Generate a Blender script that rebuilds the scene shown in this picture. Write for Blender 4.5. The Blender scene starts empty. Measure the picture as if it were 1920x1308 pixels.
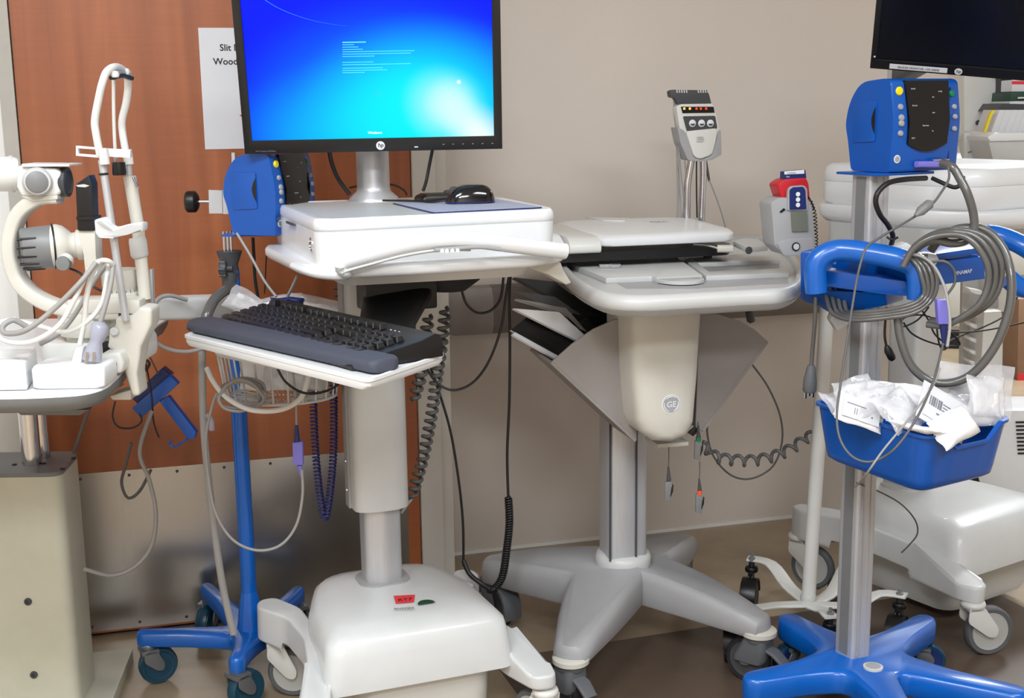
import bpy, bmesh, math, random
from mathutils import Vector, Matrix
random.seed(7)
SC = bpy.context.scene
COL = SC.collection
# ---------------------------------------------------------------- camera
F_PX = 2350.0
down = Vector((170., 12346., 2350.)).normalized()      # world down in camera axes (right, down, forward)
upc = -down
fwd = Vector((0, 0, 1))
Yc = (fwd - fwd.dot(upc) * upc).normalized()
Xc = Yc.cross(upc)
if Xc.x < 0: Xc = -Xc
R3 = Matrix((Xc, Yc, upc))                             # camera axes -> world
EYE = Vector((0, 0, 1.2))
cam = bpy.data.cameras.new('camera'); camo = bpy.data.objects.new('camera', cam); COL.objects.link(camo)
right_w = R3 @ Vector((1, 0, 0)); up_w = R3 @ Vector((0, -1, 0)); back_w = R3 @ Vector((0, 0, -1))
Mc = Matrix((right_w, up_w, back_w)).transposed().to_4x4(); Mc.translation = EYE
camo.matrix_world = Mc
cam.sensor_width = 36; cam.lens = F_PX / 1920 * 36; cam.clip_start = .05
SC.camera = camo
# ---------------------------------------------------------------- world, light, exposure
w = bpy.data.worlds.new('world'); SC.world = w; w.use_nodes = True
w.node_tree.nodes['Background'].inputs[0].default_value = (1, .96, .9, 1)
w.node_tree.nodes['Background'].inputs[1].default_value = .32
def area(name, loc, rot, sx, sy, power, col=(.90, .955, 1)):
    l = bpy.data.lights.new(name, 'AREA'); l.shape = 'RECTANGLE'; l.size = sx; l.size_y = sy; l.energy = power; l.color = col
    o = bpy.data.objects.new(name, l); COL.objects.link(o); o.location = loc; o.rotation_euler = rot; return o
area('ceiling_light_front', (-.75, .5, 2.55), (0, 0, 0), 1.2, .6, 62)
area('fill_light_rear', (.2, -1.1, 2.55), (0, 0, 0), 1.2, .6, 78)  # unseen fill panel added behind the camera for more frontal light
area('ceiling_light_right', (1.5, .5, 2.55), (0, 0, 0), 1.2, .6, 40)
area('corridor_light', (2.4, 5.2, 2.55), (0, 0, 0), 1.2, .6, 110)
SC.view_settings.view_transform = 'Standard'; SC.view_settings.look = 'None'
SC.view_settings.gamma = 1; SC.view_settings.use_curve_mapping = False
SC.view_settings.exposure = 0.12
# ---------------------------------------------------------------- pixel helpers: a sight line cut at a real depth or height
def ray(px, py): return R3 @ Vector(((px - 960) / F_PX, (py - 654) / F_PX, 1))
def P(px, py, y): r = ray(px, py); return EYE + r * (y / r.y)
def Z(px, py, z): r = ray(px, py); return EYE + r * ((z - 1.2) / r.z)
def onplane(px, py, p0, n):
    r = ray(px, py); return EYE + r * ((p0 - EYE).dot(n) / r.dot(n))
# ---------------------------------------------------------------- materials
def lin(c): return tuple(((v / 255) / 12.92 if v / 255 <= .04045 else ((v / 255 + .055) / 1.055) ** 2.4) for v in c) + (1,)
def mat(name, col, rough=.45, metal=0., var=.06, scale=18., bump=0., bscale=300., emit=None, es=1., alpha=None, trans=0., coat=0., stretch=None):
    m = bpy.data.materials.new(name); m.use_nodes = True; nt = m.node_tree; b = nt.nodes['Principled BSDF']
    b.inputs['Roughness'].default_value = rough; b.inputs['Metallic'].default_value = metal
    c = lin(col)
    tc = nt.nodes.new('ShaderNodeTexCoord'); mp = nt.nodes.new('ShaderNodeMapping')
    nt.links.new(tc.outputs['Object'], mp.inputs[0])
    if stretch: mp.inputs['Scale'].default_value = stretch
    if var > 0:
        n = nt.nodes.new('ShaderNodeTexNoise'); n.inputs['Scale'].default_value = scale; n.inputs['Detail'].default_value = 4
        r = nt.nodes.new('ShaderNodeValToRGB')
        r.color_ramp.elements[0].color = tuple(v * (1 - var) for v in c[:3]) + (1,); r.color_ramp.elements[1].color = tuple(min(1, v * (1 + var)) for v in c[:3]) + (1,)
        r.color_ramp.elements[0].position = .3; r.color_ramp.elements[1].position = .7
        nt.links.new(mp.outputs[0], n.inputs['Vector']); nt.links.new(n.outputs['Fac'], r.inputs[0]); nt.links.new(r.outputs[0], b.inputs['Base Color'])
    else: b.inputs['Base Color'].default_value = c
    if bump > 0:
        n2 = nt.nodes.new('ShaderNodeTexNoise'); n2.inputs['Scale'].default_value = bscale; n2.inputs['Detail'].default_value = 3
        bp = nt.nodes.new('ShaderNodeBump'); bp.inputs['Strength'].default_value = bump; bp.inputs['Distance'].default_value = .001
        nt.links.new(mp.outputs[0], n2.inputs['Vector']); nt.links.new(n2.outputs['Fac'], bp.inputs['Height']); nt.links.new(bp.outputs[0], b.inputs['Normal'])
    if emit: b.inputs['Emission Color'].default_value = lin(emit); b.inputs['Emission Strength'].default_value = es
    if alpha is not None: b.inputs['Alpha'].default_value = alpha
    if trans: b.inputs['Transmission Weight'].default_value = trans; b.inputs['IOR'].default_value = 1.35
    if coat: b.inputs['Coat Weight'].default_value = coat
    return m
M = {}
M['wall'] = mat('wall_paint', (213, 203, 194), .75, var=.03, scale=1.5, bump=.25, bscale=350)
M['wall_white'] = mat('white_wall_paint', (232, 232, 230), .7, var=.02, scale=2, bump=.2)
M['casing'] = mat('casing_paint', (205, 199, 190), .5, var=.02)
M['frame_grey'] = mat('grey_frame_paint', (172, 168, 160), .45, var=.03)
M['rail'] = mat('bumper_vinyl', (118, 108, 104), .6, bump=.2)
M['rail_cap'] = mat('bumper_cap', (150, 143, 140), .6, bump=.3)
M['ceiling'] = mat('ceiling_tile', (225, 224, 220), .9, bump=.4, bscale=200)
M['white'] = mat('white_plastic', (230, 232, 234), .32, var=.015, bump=.05, coat=.15)
M['base_white_dim'] = mat('dimmed_base_plastic', (206, 208, 208), .34, var=.025, bump=.06, coat=.1)  # white plastic darkened to carry the dimmer light near the floor
M['white2'] = mat('offwhite_plastic', (214, 214, 210), .35, var=.02, bump=.06)
M['cream'] = mat('cream_plastic', (203, 200, 190), .4, var=.03, bump=.1)
M['cream_d'] = mat('cream_enamel', (198, 197, 180), .4, var=.03, bump=.15)
M['greyp'] = mat('grey_plastic', (160, 160, 162), .45, var=.03, bump=.1)
M['greyl'] = mat('light_grey_plastic', (196, 197, 196), .38, var=.02, bump=.06)
M['greyfan'] = mat('grey_panel_plastic', (150, 145, 142), .5, var=.02, bump=.12)
M['greym'] = mat('mid_grey_plastic', (118, 119, 120), .45, var=.04)
M['greyd'] = mat('dark_grey_plastic', (66, 67, 70), .5, var=.05)
M['slate'] = mat('slate_foam', (64, 68, 82), .65, var=.04, bump=.3)
M['black'] = mat('black_plastic', (15, 15, 17), .38, var=.1)
M['blackg'] = mat('glossy_black_plastic', (12, 12, 18), .12, var=.05, coat=.5)
M['zinc'] = mat('zinc_plated_steel', (120, 124, 130), .38, .6, var=.05)
M['rubber'] = mat('black_rubber', (26, 26, 28), .7, var=.1)
M['rubberg'] = mat('grey_rubber', (92, 94, 98), .6, var=.05)
M['blue'] = mat('blue_enamel', (0, 92, 184), .3, var=.04, coat=.3)
M['blued'] = mat('blue_plastic', (0, 80, 170), .3, var=.04, bump=.06, coat=.1)
M['navy'] = mat('navy_plastic', (22, 40, 100), .4, var=.05)
M['violet'] = mat('violet_plastic', (122, 116, 205), .45, var=.05)
M['alu'] = mat('brushed_aluminium', (196, 197, 200), .42, .55, var=.06, scale=30, stretch=(30, 30, .6))
M['chrome'] = mat('chrome', (215, 215, 218), .14, 1., var=.02)
M['wheelg'] = mat('wheel_grey', (176, 176, 172), .45, var=.04)
M['teal'] = mat('teal_tyre', (10, 62, 84), .35, var=.08)
M['darkw'] = mat('dark_screen', (10, 10, 11), .25, var=0)
M['paper'] = mat('paper', (216, 217, 222), .85, var=.015)
M['ink'] = mat('ink', (28, 28, 32), .8, var=0)
M['inkg'] = mat('grey_ink', (120, 122, 130), .8, var=0)
M['red'] = mat('red_plastic', (190, 24, 38), .4, var=.04)
M['redlab'] = mat('red_label', (226, 52, 60), .6, var=.03)
M['green'] = mat('green_plastic', (0, 120, 80), .4, var=.05)
M['yellow'] = mat('yellow_plastic', (240, 214, 20), .4, var=.03)
M['orange'] = mat('orange_plastic', (230, 90, 40), .5, var=.03)
M['bag'] = mat('clear_bag_film', (232, 232, 236), .12, var=.1, scale=40, bump=.9, bscale=60, alpha=.42, coat=.6)
M['bagw'] = mat('white_packaging', (236, 236, 238), .3, var=.03, bump=.5, bscale=60)
M['smoke'] = mat('smoky_clear_plastic', (176, 178, 196), .12, var=.03, alpha=.62)
M['lcd'] = mat('grey_lcd', (112, 116, 106), .25, var=.02)
M['label_w'] = mat('white_print', (225, 228, 232), .6, var=0)
M['cord'] = mat('grey_cord', (150, 148, 146), .5, var=.02)
M['cordw'] = mat('white_cord', (216, 214, 210), .45, var=.02)
M['cordg'] = mat('dark_grey_cord', (88, 88, 88), .5, var=.03)
M['cordb'] = mat('black_cord', (20, 20, 22), .45, var=.03)
M['cordn'] = mat('navy_cord', (20, 26, 92), .4, var=.05)
M['hose'] = mat('grey_rubber_hose', (88, 87, 85), .25, var=.04, coat=.4)
M['led'] = mat('white_led', (255, 255, 250), .3, var=0, emit=(255, 255, 245), es=2.5)
M['amber'] = mat('amber_led', (255, 190, 60), .3, var=0, emit=(255, 190, 70), es=1.2)
M['redled'] = mat('red_led', (255, 60, 20), .3, var=0, emit=(255, 60, 20), es=.8)
M['pad'] = mat('mouse_pad_print', (168, 172, 192), .8, var=.12, scale=240)
M['counter'] = mat('corridor_cabinet', (188, 186, 176), .5, var=.02)
M['brownp'] = mat('brown_panel', (150, 118, 96), .6, var=.05)
# wood door
def wood():
    m = bpy.data.materials.new('cherry_laminate'); m.use_nodes = True; nt = m.node_tree; b = nt.nodes['Principled BSDF']
    tc = nt.nodes.new('ShaderNodeTexCoord'); mp = nt.nodes.new('ShaderNodeMapping'); mp.inputs['Scale'].default_value = (9, 9, .55)
    n = nt.nodes.new('ShaderNodeTexNoise'); n.inputs['Scale'].default_value = 1.6; n.inputs['Detail'].default_value = 6; n.inputs['Distortion'].default_value = .6
    r = nt.nodes.new('ShaderNodeValToRGB')
    r.color_ramp.elements[0].color = lin((138, 74, 40)); r.color_ramp.elements[0].position = .25
    r.color_ramp.elements[1].color = lin((184, 108, 66)); r.color_ramp.elements[1].position = .75
    mp2 = nt.nodes.new('ShaderNodeMapping'); mp2.inputs['Scale'].default_value = (3, 3, 45)
    n2 = nt.nodes.new('ShaderNodeTexNoise'); n2.inputs['Scale'].default_value = 3; n2.inputs['Detail'].default_value = 4
    mx = nt.nodes.new('ShaderNodeMixRGB'); mx.blend_type = 'MULTIPLY'; mx.inputs[0].default_value = .16
    L = nt.links.new
    L(tc.outputs['Object'], mp.inputs[0]); L(mp.outputs[0], n.inputs['Vector']); L(n.outputs['Fac'], r.inputs[0])
    L(tc.outputs['Object'], mp2.inputs[0]); L(mp2.outputs[0], n2.inputs['Vector'])
    L(r.outputs[0], mx.inputs[1]); L(n2.outputs['Fac'], mx.inputs[2]); L(mx.outputs[0], b.inputs['Base Color'])
    b.inputs['Roughness'].default_value = .42
    return m
M['wood'] = wood()
def steel():
    m = bpy.data.materials.new('stainless_sheet'); m.use_nodes = True; nt = m.node_tree; b = nt.nodes['Principled BSDF']
    tc = nt.nodes.new('ShaderNodeTexCoord'); mp = nt.nodes.new('ShaderNodeMapping'); mp.inputs['Scale'].default_value = (7, 7, .5)
    n = nt.nodes.new('ShaderNodeTexNoise'); n.inputs['Scale'].default_value = 1.3; n.inputs['Detail'].default_value = 2
    r = nt.nodes.new('ShaderNodeValToRGB'); r.color_ramp.elements[0].color = lin((165, 162, 158)); r.color_ramp.elements[1].color = lin((196, 192, 188))  # broad upright reflection streaks mixed into the base colour
    r2 = nt.nodes.new('ShaderNodeMapRange'); r2.inputs[3].default_value = .18; r2.inputs[4].default_value = .34
    L = nt.links.new
    L(tc.outputs['Object'], mp.inputs[0]); L(mp.outputs[0], n.inputs['Vector']); L(n.outputs['Fac'], r.inputs[0]); L(r.outputs[0], b.inputs['Base Color'])
    L(n.outputs['Fac'], r2.inputs[0]); L(r2.outputs[0], b.inputs['Roughness']); b.inputs['Metallic'].default_value = .9
    b.inputs['Anisotropic'].default_value = .5
    return m
M['steel'] = steel()
def floor_mat(name, c1, c2):
    m = bpy.data.materials.new(name); m.use_nodes = True; nt = m.node_tree; b = nt.nodes['Principled BSDF']
    tc = nt.nodes.new('ShaderNodeTexCoord'); n = nt.nodes.new('ShaderNodeTexNoise'); n.inputs['Scale'].default_value = 3; n.inputs['Detail'].default_value = 9; n.inputs['Roughness'].default_value = .7
    r = nt.nodes.new('ShaderNodeValToRGB'); r.color_ramp.elements[0].color = lin(c1); r.color_ramp.elements[1].color = lin(c2); r.color_ramp.elements[0].position = .35; r.color_ramp.elements[1].position = .65
    nt.links.new(tc.outputs['Object'], n.inputs['Vector']); nt.links.new(n.outputs['Fac'], r.inputs[0]); nt.links.new(r.outputs[0], b.inputs['Base Color'])
    b.inputs['Roughness'].default_value = .3
    return m
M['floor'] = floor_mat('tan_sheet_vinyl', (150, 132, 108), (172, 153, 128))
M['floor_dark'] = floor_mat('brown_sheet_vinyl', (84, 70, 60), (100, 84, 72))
# ---------------------------------------------------------------- mesh builder
class MB:
    def __init__(s): s.v = []; s.f = []
    def add(s, vs, fs):
        k = len(s.v); s.v += [Vector(v) for v in vs]; s.f += [tuple(i + k for i in f) for f in fs]; return s
    def box(s, c, d, A=None):
        x, y, z = (q / 2 for q in d); c = Vector(c)
        vs = [Vector((a * x, b * y, e * z)) for e in (-1, 1) for b in (-1, 1) for a in (-1, 1)]
        if A: vs = [A @ v for v in vs]
        return s.add([v + c for v in vs], [(0, 2, 3, 1), (4, 5, 7, 6), (0, 1, 5, 4), (2, 6, 7, 3), (0, 4, 6, 2), (1, 3, 7, 5)])
    def loft(s, rings, cap=True, closed=False):
        n = len(rings[0]); vs = [p for r in rings for p in r]; fs = []
        m = len(rings)
        for i in range(m if closed else m - 1):
            a = i * n; b = ((i + 1) % m) * n
            for j in range(n): fs.append((a + j, a + (j + 1) % n, b + (j + 1) % n, b + j))
        if cap and not closed: fs.append(tuple(range(n))[::-1]); fs.append(tuple((m - 1) * n + j for j in range(n)))
        return s.add(vs, fs)
    def prism(s, poly, z0, z1, ax='z', A=None):
        def t(p, z):
            v = Vector((p[0], p[1], z)) if ax == 'z' else (Vector((p[0], z, p[1])) if ax == 'y' else Vector((z, p[0], p[1])))
            return A @ v if A else v
        return s.loft([[t(p, z0) for p in poly], [t(p, z1) for p in poly]])
    def tube(s, pts, r, n=10, closed=False, flat=1., ref=None):
        pts = [Vector(p) for p in pts]; m = len(pts); rings = []
        nrm = None
        for i, p in enumerate(pts):
            if closed: t = pts[(i + 1) % m] - pts[i - 1]
            else: t = pts[min(i + 1, m - 1)] - pts[max(i - 1, 0)]
            if t.length < 1e-9: t = Vector((0, 0, 1))
            t.normalize()
            if nrm is None:
                a = ref or (Vector((0, 0, 1)) if abs(t.z) < .9 else Vector((1, 0, 0)))
                nrm = (a - a.dot(t) * t).normalized()
            else:
                nn = nrm - nrm.dot(t) * t
                if nn.length > 1e-6: nrm = nn.normalized()
            if ref: 
                nn = ref - ref.dot(t) * t
                if nn.length > 1e-4: nrm = nn.normalized()
            b = t.cross(nrm); rr = r[i] if isinstance(r, (list, tuple)) else r
            rings.append([p + (nrm * math.cos(2 * math.pi * k / n) * rr * flat + b * math.sin(2 * math.pi * k / n) * rr) for k in range(n)])
        return s.loft(rings, closed=closed)
    def beam(s, pts, w, h, up=(0, 0, 1), tap=None, r=.25):
        """rounded rectangular section swept along pts; w across, h along 'up'"""
        pts = [Vector(p) for p in pts]; rings = []; up = Vector(up); m = len(pts)
        sec = rr2(1, 1, r, 3)
        for i, p in enumerate(pts):
            t = (pts[min(i + 1, m - 1)] - pts[max(i - 1, 0)]).normalized()
            u = (up - up.dot(t) * t).normalized(); b = t.cross(u)
            ww = w[i] if isinstance(w, (list, tuple)) else w; hh = h[i] if isinstance(h, (list, tuple)) else h
            rings.append([p + b * (q[0] * ww) + u * (q[1] * hh) for q in sec])
        return s.loft(rings)
    def lathe(s, prof, c=(0, 0, 0), n=24, axis='z', A=None):
        rings = []; c = Vector(c)
        for r, z in prof:
            ring = []
            for k in range(n):
                a = 2 * math.pi * k / n; x, y = max(r, 1e-5) * math.cos(a), max(r, 1e-5) * math.sin(a)
                v = Vector((x, y, z)) if axis == 'z' else (Vector((x, z, -y)) if axis == 'y' else Vector((z, x, y)))
                ring.append((A @ v if A else v) + c)
            rings.append(ring)
        return s.loft(rings)
def rr2(w, d, r, n=4, cx=0, cy=0):
    r = min(r, w / 2 - 1e-5, d / 2 - 1e-5); o = []
    for (sx, sy, a0) in ((1, -1, -90), (1, 1, 0), (-1, 1, 90), (-1, -1, 180)):
        for k in range(n + 1):
            a = math.radians(a0 + 90 * k / n); o.append((cx + sx * (w / 2 - r) + r * math.cos(a), cy + sy * (d / 2 - r) + r * math.sin(a)))
    return o
def rpoly(pts, rad, n=4):
    """2-D polygon with rounded corners"""
    o = []; m = len(pts)
    for i, p in enumerate(pts):
        p = Vector(p[:2]); a = Vector(pts[i - 1][:2]) - p; b = Vector(pts[(i + 1) % m][:2]) - p
        r = rad[i] if isinstance(rad, (list, tuple)) else rad
        la, lb = a.length, b.length
        if r <= 0 or la < 1e-6 or lb < 1e-6: o.append(tuple(p)); continue
        d = min(r, la * .49, lb * .49); A_ = p + a / la * d; B_ = p + b / lb * d
        for k in range(n + 1):
            t = k / n; q = A_ * (1 - t) ** 2 + p * 2 * t * (1 - t) + B_ * t * t; o.append((q.x, q.y))
    return o
def cat(pts, n=8, closed=False):
    pts = [Vector(p) for p in pts]; m = len(pts); o = []
    for i in range(m if closed else m - 1):
        if closed: p0, p1, p2, p3 = pts[i - 1], pts[i], pts[(i + 1) % m], pts[(i + 2) % m]
        else: p0, p1, p2, p3 = pts[max(i - 1, 0)], pts[i], pts[i + 1], pts[min(i + 2, m - 1)]
        for k in range(n):
            t = k / n
            o.append(.5 * ((2 * p1) + (p2 - p0) * t + (2 * p0 - 5 * p1 + 4 * p2 - p3) * t * t + (3 * p1 - p0 - 3 * p2 + p3) * t ** 3))
    if not closed: o.append(pts[-1])
    return o
def coil_pts(path, R, turns, n=12):
    path = cat(path, 10); L = [0]
    for a, b in zip(path, path[1:]): L.append(L[-1] + (b - a).length)
    tot = L[-1]; o = []; N = int(turns * n); ref = None; j = 0
    for i in range(N + 1):
        s_ = tot * i / N
        while j < len(L) - 2 and L[j + 1] < s_: j += 1
        t = (s_ - L[j]) / max(L[j + 1] - L[j], 1e-9); p = path[j].lerp(path[j + 1], t); d = (path[j + 1] - path[j]).normalized()
        if ref is None: a = Vector((0, 1, 0)) if abs(d.y) < .9 else Vector((1, 0, 0)); ref = (a - a.dot(d) * d).normalized()
        else: ref = (ref - ref.dot(d) * d).normalized()
        b = d.cross(ref); an = 2 * math.pi * i / n
        rr = R * min(1, i / n + .2, (N - i) / n + .2)
        o.append(p + (ref * math.cos(an) + b * math.sin(an)) * rr)
    return o
def build(name, mb, m, parent=None, Minv=None, bevel=0, seg=2, smooth=38, label=None, bang=35):
    me = bpy.data.meshes.new(name); vs = [Minv @ v for v in mb.v] if Minv else mb.v
    bm = bmesh.new(); bv = [bm.verts.new(v) for v in vs]
    for f in mb.f:
        try: bm.faces.new([bv[i] for i in f])
        except ValueError: pass
    bmesh.ops.remove_doubles(bm, verts=bm.verts, dist=2e-6)
    bmesh.ops.recalc_face_normals(bm, faces=bm.faces)
    if bevel:
        es = [e for e in bm.edges if len(e.link_faces) == 2 and e.calc_face_angle(0) > math.radians(bang)]
        bmesh.ops.bevel(bm, geom=es, offset=bevel, segments=seg, affect='EDGES', profile=.6, clamp_overlap=True)
    bm.to_mesh(me); bm.free()
    me.shade_smooth(); me.set_sharp_from_angle(angle=math.radians(smooth))
    me.materials.append(m if not isinstance(m, str) else M[m])
    o = bpy.data.objects.new(name, me); COL.objects.link(o)
    if parent: o.parent = parent
    if label: o['label'] = label
    return o
class T:
    """a thing: an Empty at its base that parents its parts"""
    def __init__(s, name, label, cat_, loc=(0, 0, 0), yaw=0, group=None, rot=None):
        s.o = bpy.data.objects.new(name, None); COL.objects.link(s.o); s.o.empty_display_size = .05
        s.M = Matrix.Translation(Vector(loc)) @ (rot.to_4x4() if rot else Matrix.Rotation(math.radians(yaw), 4, 'Z'))
        s.o.matrix_world = s.M; s.I = s.M.inverted()
        s.o['label'] = label; s.o['category'] = cat_
        if group: s.o['group'] = group
    def part(s, name, mb, m, parent=None, world=False, **k): return build(name, mb, m, parent or s.o, s.I if world else None, **k)
    def V(s, px, py, ax, val):
        """local point where the sight line meets the local plane ax = val"""
        i = 'xyz'.index(ax); e = s.I @ EYE; r = s.I.to_3x3() @ ray(px, py); return e + r * ((val - e[i]) / r[i])
    def W(s, px, py, y): return s.I @ P(px, py, y)
    def ptube(s, name, pts, r, m, n=10, sub=8, parent=None, **k):
        q = cat([P(*p) for p in pts], sub) if sub else [P(*p) for p in pts]
        return s.part(name, MB().tube(q, r, n), m, parent, world=True, smooth=60, **k)
def solo(name, label, cat_, mb, m, group=None, kind=None, **k):
    c = sum(mb.v, Vector()) / len(mb.v); c.z = min(v.z for v in mb.v)
    o = build(name, mb, m, None, Matrix.Translation(-c), **k); o.location = c
    if label: o['label'] = label; o['category'] = cat_
    if group: o['group'] = group
    if kind: o['kind'] = kind
    return o
def struct(name, mb, m, **k): o = build(name, mb, m, **k); o['kind'] = 'structure'; return o
def cable(name, label, pts, r, m, cat_='cable', n=8, sub=8, group=None, coil=None, **k):
    q = [P(*p) for p in pts]
    if coil: q = coil_pts(q, coil[0], coil[1]); return solo(name, label, cat_, MB().tube(q, r, n), m, group, smooth=60)
    return solo(name, label, cat_, MB().tube(cat(q, sub), r, n), m, group, smooth=60)
def text(s_, org, right, up, h, m, parent, name='lettering', Minv=None, align='LEFT', bold=0, ext=.0002, xs=1., space=1.):
    cu = bpy.data.curves.new(name, 'FONT'); cu.body = s_; cu.size = 1; cu.align_x = align; cu.extrude = 0; cu.offset = bold; cu.space_character = space; cu.resolution_u = 3
    o = bpy.data.objects.new('t', cu); COL.objects.link(o)
    dg = bpy.context.evaluated_depsgraph_get(); me = bpy.data.meshes.new_from_object(o.evaluated_get(dg)); bpy.data.objects.remove(o)
    right = Vector(right).normalized(); up = Vector(up).normalized(); nn = right.cross(up); hh = h / .72
    for v in me.vertices:
        q = Vector(org) + right * (v.co.x * hh * xs) + up * (v.co.y * hh) + nn * .0004
        v.co = Minv @ q if Minv else q
    me.name = name; me.materials.clear(); me.materials.append(M[m]); r = bpy.data.objects.new(name, me); COL.objects.link(r); r.parent = parent
    return r
def quad(mb, c, right, up, w_, h_, t=.0006, r=0, off=0):
    """thin plate centred at c"""
    right = Vector(right).normalized(); up = Vector(up).normalized(); n = right.cross(up); c = Vector(c) + n * off
    sec = rr2(w_, h_, r, 4) if r else [(-w_/2, -h_/2), (w_/2, -h_/2), (w_/2, h_/2), (-w_/2, h_/2)]
    return mb.loft([[c + right * a + up * b for a, b in sec], [c + right * a + up * b + n * t for a, b in sec]])
def disc(mb, c, right, up, r, t=.001, n=20, off=0, ry=None):
    right = Vector(right).normalized(); up = Vector(up).normalized(); nn = right.cross(up); c = Vector(c) + nn * off; ry = ry or r
    ring = [(r * math.cos(2 * math.pi * k / n), ry * math.sin(2 * math.pi * k / n)) for k in range(n)]
    return mb.loft([[c + right * a + up * b for a, b in ring], [c + right * a + up * b + nn * t for a, b in ring]])
def caster(t, x, y, yaw, R, wd, ztop, mf, mw, mt, off=.02, twin=False, brake=None, cap=None, stem=.012, parent=None, lockmat=None):
    """swivel caster: fork (part) > wheel, tyre, brake_pedal"""
    A = Matrix.Rotation(math.radians(yaw), 3, 'Z'); o = Vector((x, y, 0))
    m = MB(); m.lathe([(stem * 1.9, ztop - .012), (stem * 2, ztop - .006), (stem * 1.8, ztop), (stem * .9, ztop + .001), (stem * .8, ztop + .02)], (x, y, 0), 20)
    hw = wd / 2 + .004; fk = min(1.2, R / .05)
    if twin:
        sec = [(math.cos(t) * R * 1.04, math.sin(t) * R * 1.04) for t in [math.pi * k / 12 for k in range(13)]] + [(math.cos(t) * R * .96, math.sin(t) * R * .96) for t in [math.pi * (1 - k / 12) for k in range(13)]]
        m.loft([[o + A @ Vector((xx, a_ + off, b_ + R)) for a_, b_ in sec] for xx in (-wd * .55, wd * .55)]); hw = .002
    top = ztop - .01; wc = Vector((0, off, R))
    for sx in (-1, 1):
        prof = rpoly([(-.016 * fk, top), (.016 * fk, top), (off + .014 * fk, R + .008 * fk), (off + .009 * fk, R - .010 * fk), (off - .008 * fk, R - .008 * fk), (-.018 * fk, top - .03 * fk)], .008)
        m.loft([[o + A @ Vector((sx * hw, p[0], p[1])) for p in prof], [o + A @ Vector((sx * (hw + .004), p[0], p[1])) for p in prof]])
    m.box(o + A @ Vector((0, 0, top - .004)), (2 * hw + .008, .036, .010), A)
    f = t.part('caster', m, mf, parent, bevel=.0015)
    wp = [(R * .25, -wd * .5), (R * .62, -wd * .42), (R * .76, -wd * .48), (R * .8, -wd * .3), (R * .8, wd * .3), (R * .76, wd * .48), (R * .62, wd * .42), (R * .25, wd * .5)]
    def lat(prof):
        q = MB(); q.lathe(prof, (0, 0, 0), 28, 'x'); q.v = [o + A @ (v + wc) for v in q.v]; return q
    t.part('wheel', lat(wp), mw, f)
    t.part('tyre', lat([(R * .79, -wd * .42), (R * .93, -wd * .46), (R, -wd * .25), (R, wd * .25), (R * .93, wd * .46), (R * .79, wd * .42)]), mt, f)
    if brake:
        b = MB(); q = [o + A @ Vector((0, p[0], p[1])) for p in ((-.005, ztop - .02), (-.04, ztop - .03), (-.065, ztop - .05))]
        b.beam(q, [.03, .034, .03], .008); t.part('brake_pedal', b, brake, f, bevel=.001)
    if cap:
        c = MB(); c.lathe([(stem * 2, ztop - .002), (stem * 2.5, ztop + .003), (stem * 2.5, ztop + .012), (stem * 2.1, ztop + .016)], (x, y, 0), 24); t.part('collar_ring', c, cap, f)
    return f
ZUP = Vector((0, 0, 1))
# ================================================================ THE ROOM
W0 = Vector((-.096, 3.303, 0)); WU = Vector((.952, .270, 0)).normalized(); WN = Vector((WU.y, -WU.x, 0))      # main wall: along WU, faces WN
D0 = Vector((-.988, 2.755, 0)); DU = Vector((.596, .157, 0)).normalized(); DN = Vector((DU.y, -DU.x, 0))      # door plane
def onW(px, py, off=0): return onplane(px, py, W0 + WN * off, WN)
def onD(px, py, off=0): return onplane(px, py, D0 + DN * off, DN)
def slab(p0, U, N, s0, s1, z0, z1, t):   # a wall-like box whose front face passes through p0
    m = MB(); q = [p0 + U * s0, p0 + U * s1, p0 + U * s1 - N * t, p0 + U * s0 - N * t]
    return m.loft([[Vector((a.x, a.y, z0)) for a in q], [Vector((a.x, a.y, z1)) for a in q]])
sW = lambda px, py, off=0: (onW(px, py, off) - W0).dot(WU)
sD = lambda px, py, off=0: (onD(px, py, off) - D0).dot(DU)
s_end = sW(1752, 650)
struct('floor', MB().box((1.0, 3.2, -.03), (6.4, 11.0, .06)), 'floor')
# darker inlaid floor panel
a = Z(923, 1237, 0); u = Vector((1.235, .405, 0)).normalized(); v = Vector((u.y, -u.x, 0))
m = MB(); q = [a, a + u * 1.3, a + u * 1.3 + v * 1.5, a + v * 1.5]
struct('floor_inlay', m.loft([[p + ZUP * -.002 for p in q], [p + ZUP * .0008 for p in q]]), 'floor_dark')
struct('ceiling', MB().box((1.0, 3.2, 2.63), (6.4, 11.0, .06)), 'ceiling')
sC = sD(845, 700)                                        # right edge of the casing
struct('wall_back', slab(W0, WU, WN, -1.6, s_end, 0, 2.6, .11), 'wall')
struct('baseboard_back', slab(W0 + WN * .004, WU, WN, -.3, s_end, 0, .008, .004), 'wall_white')
dl, dr = sD(58, 500), sD(780, 700)
DB = D0 - DN * .03
def slab2(*a): return slab(*a)
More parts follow.
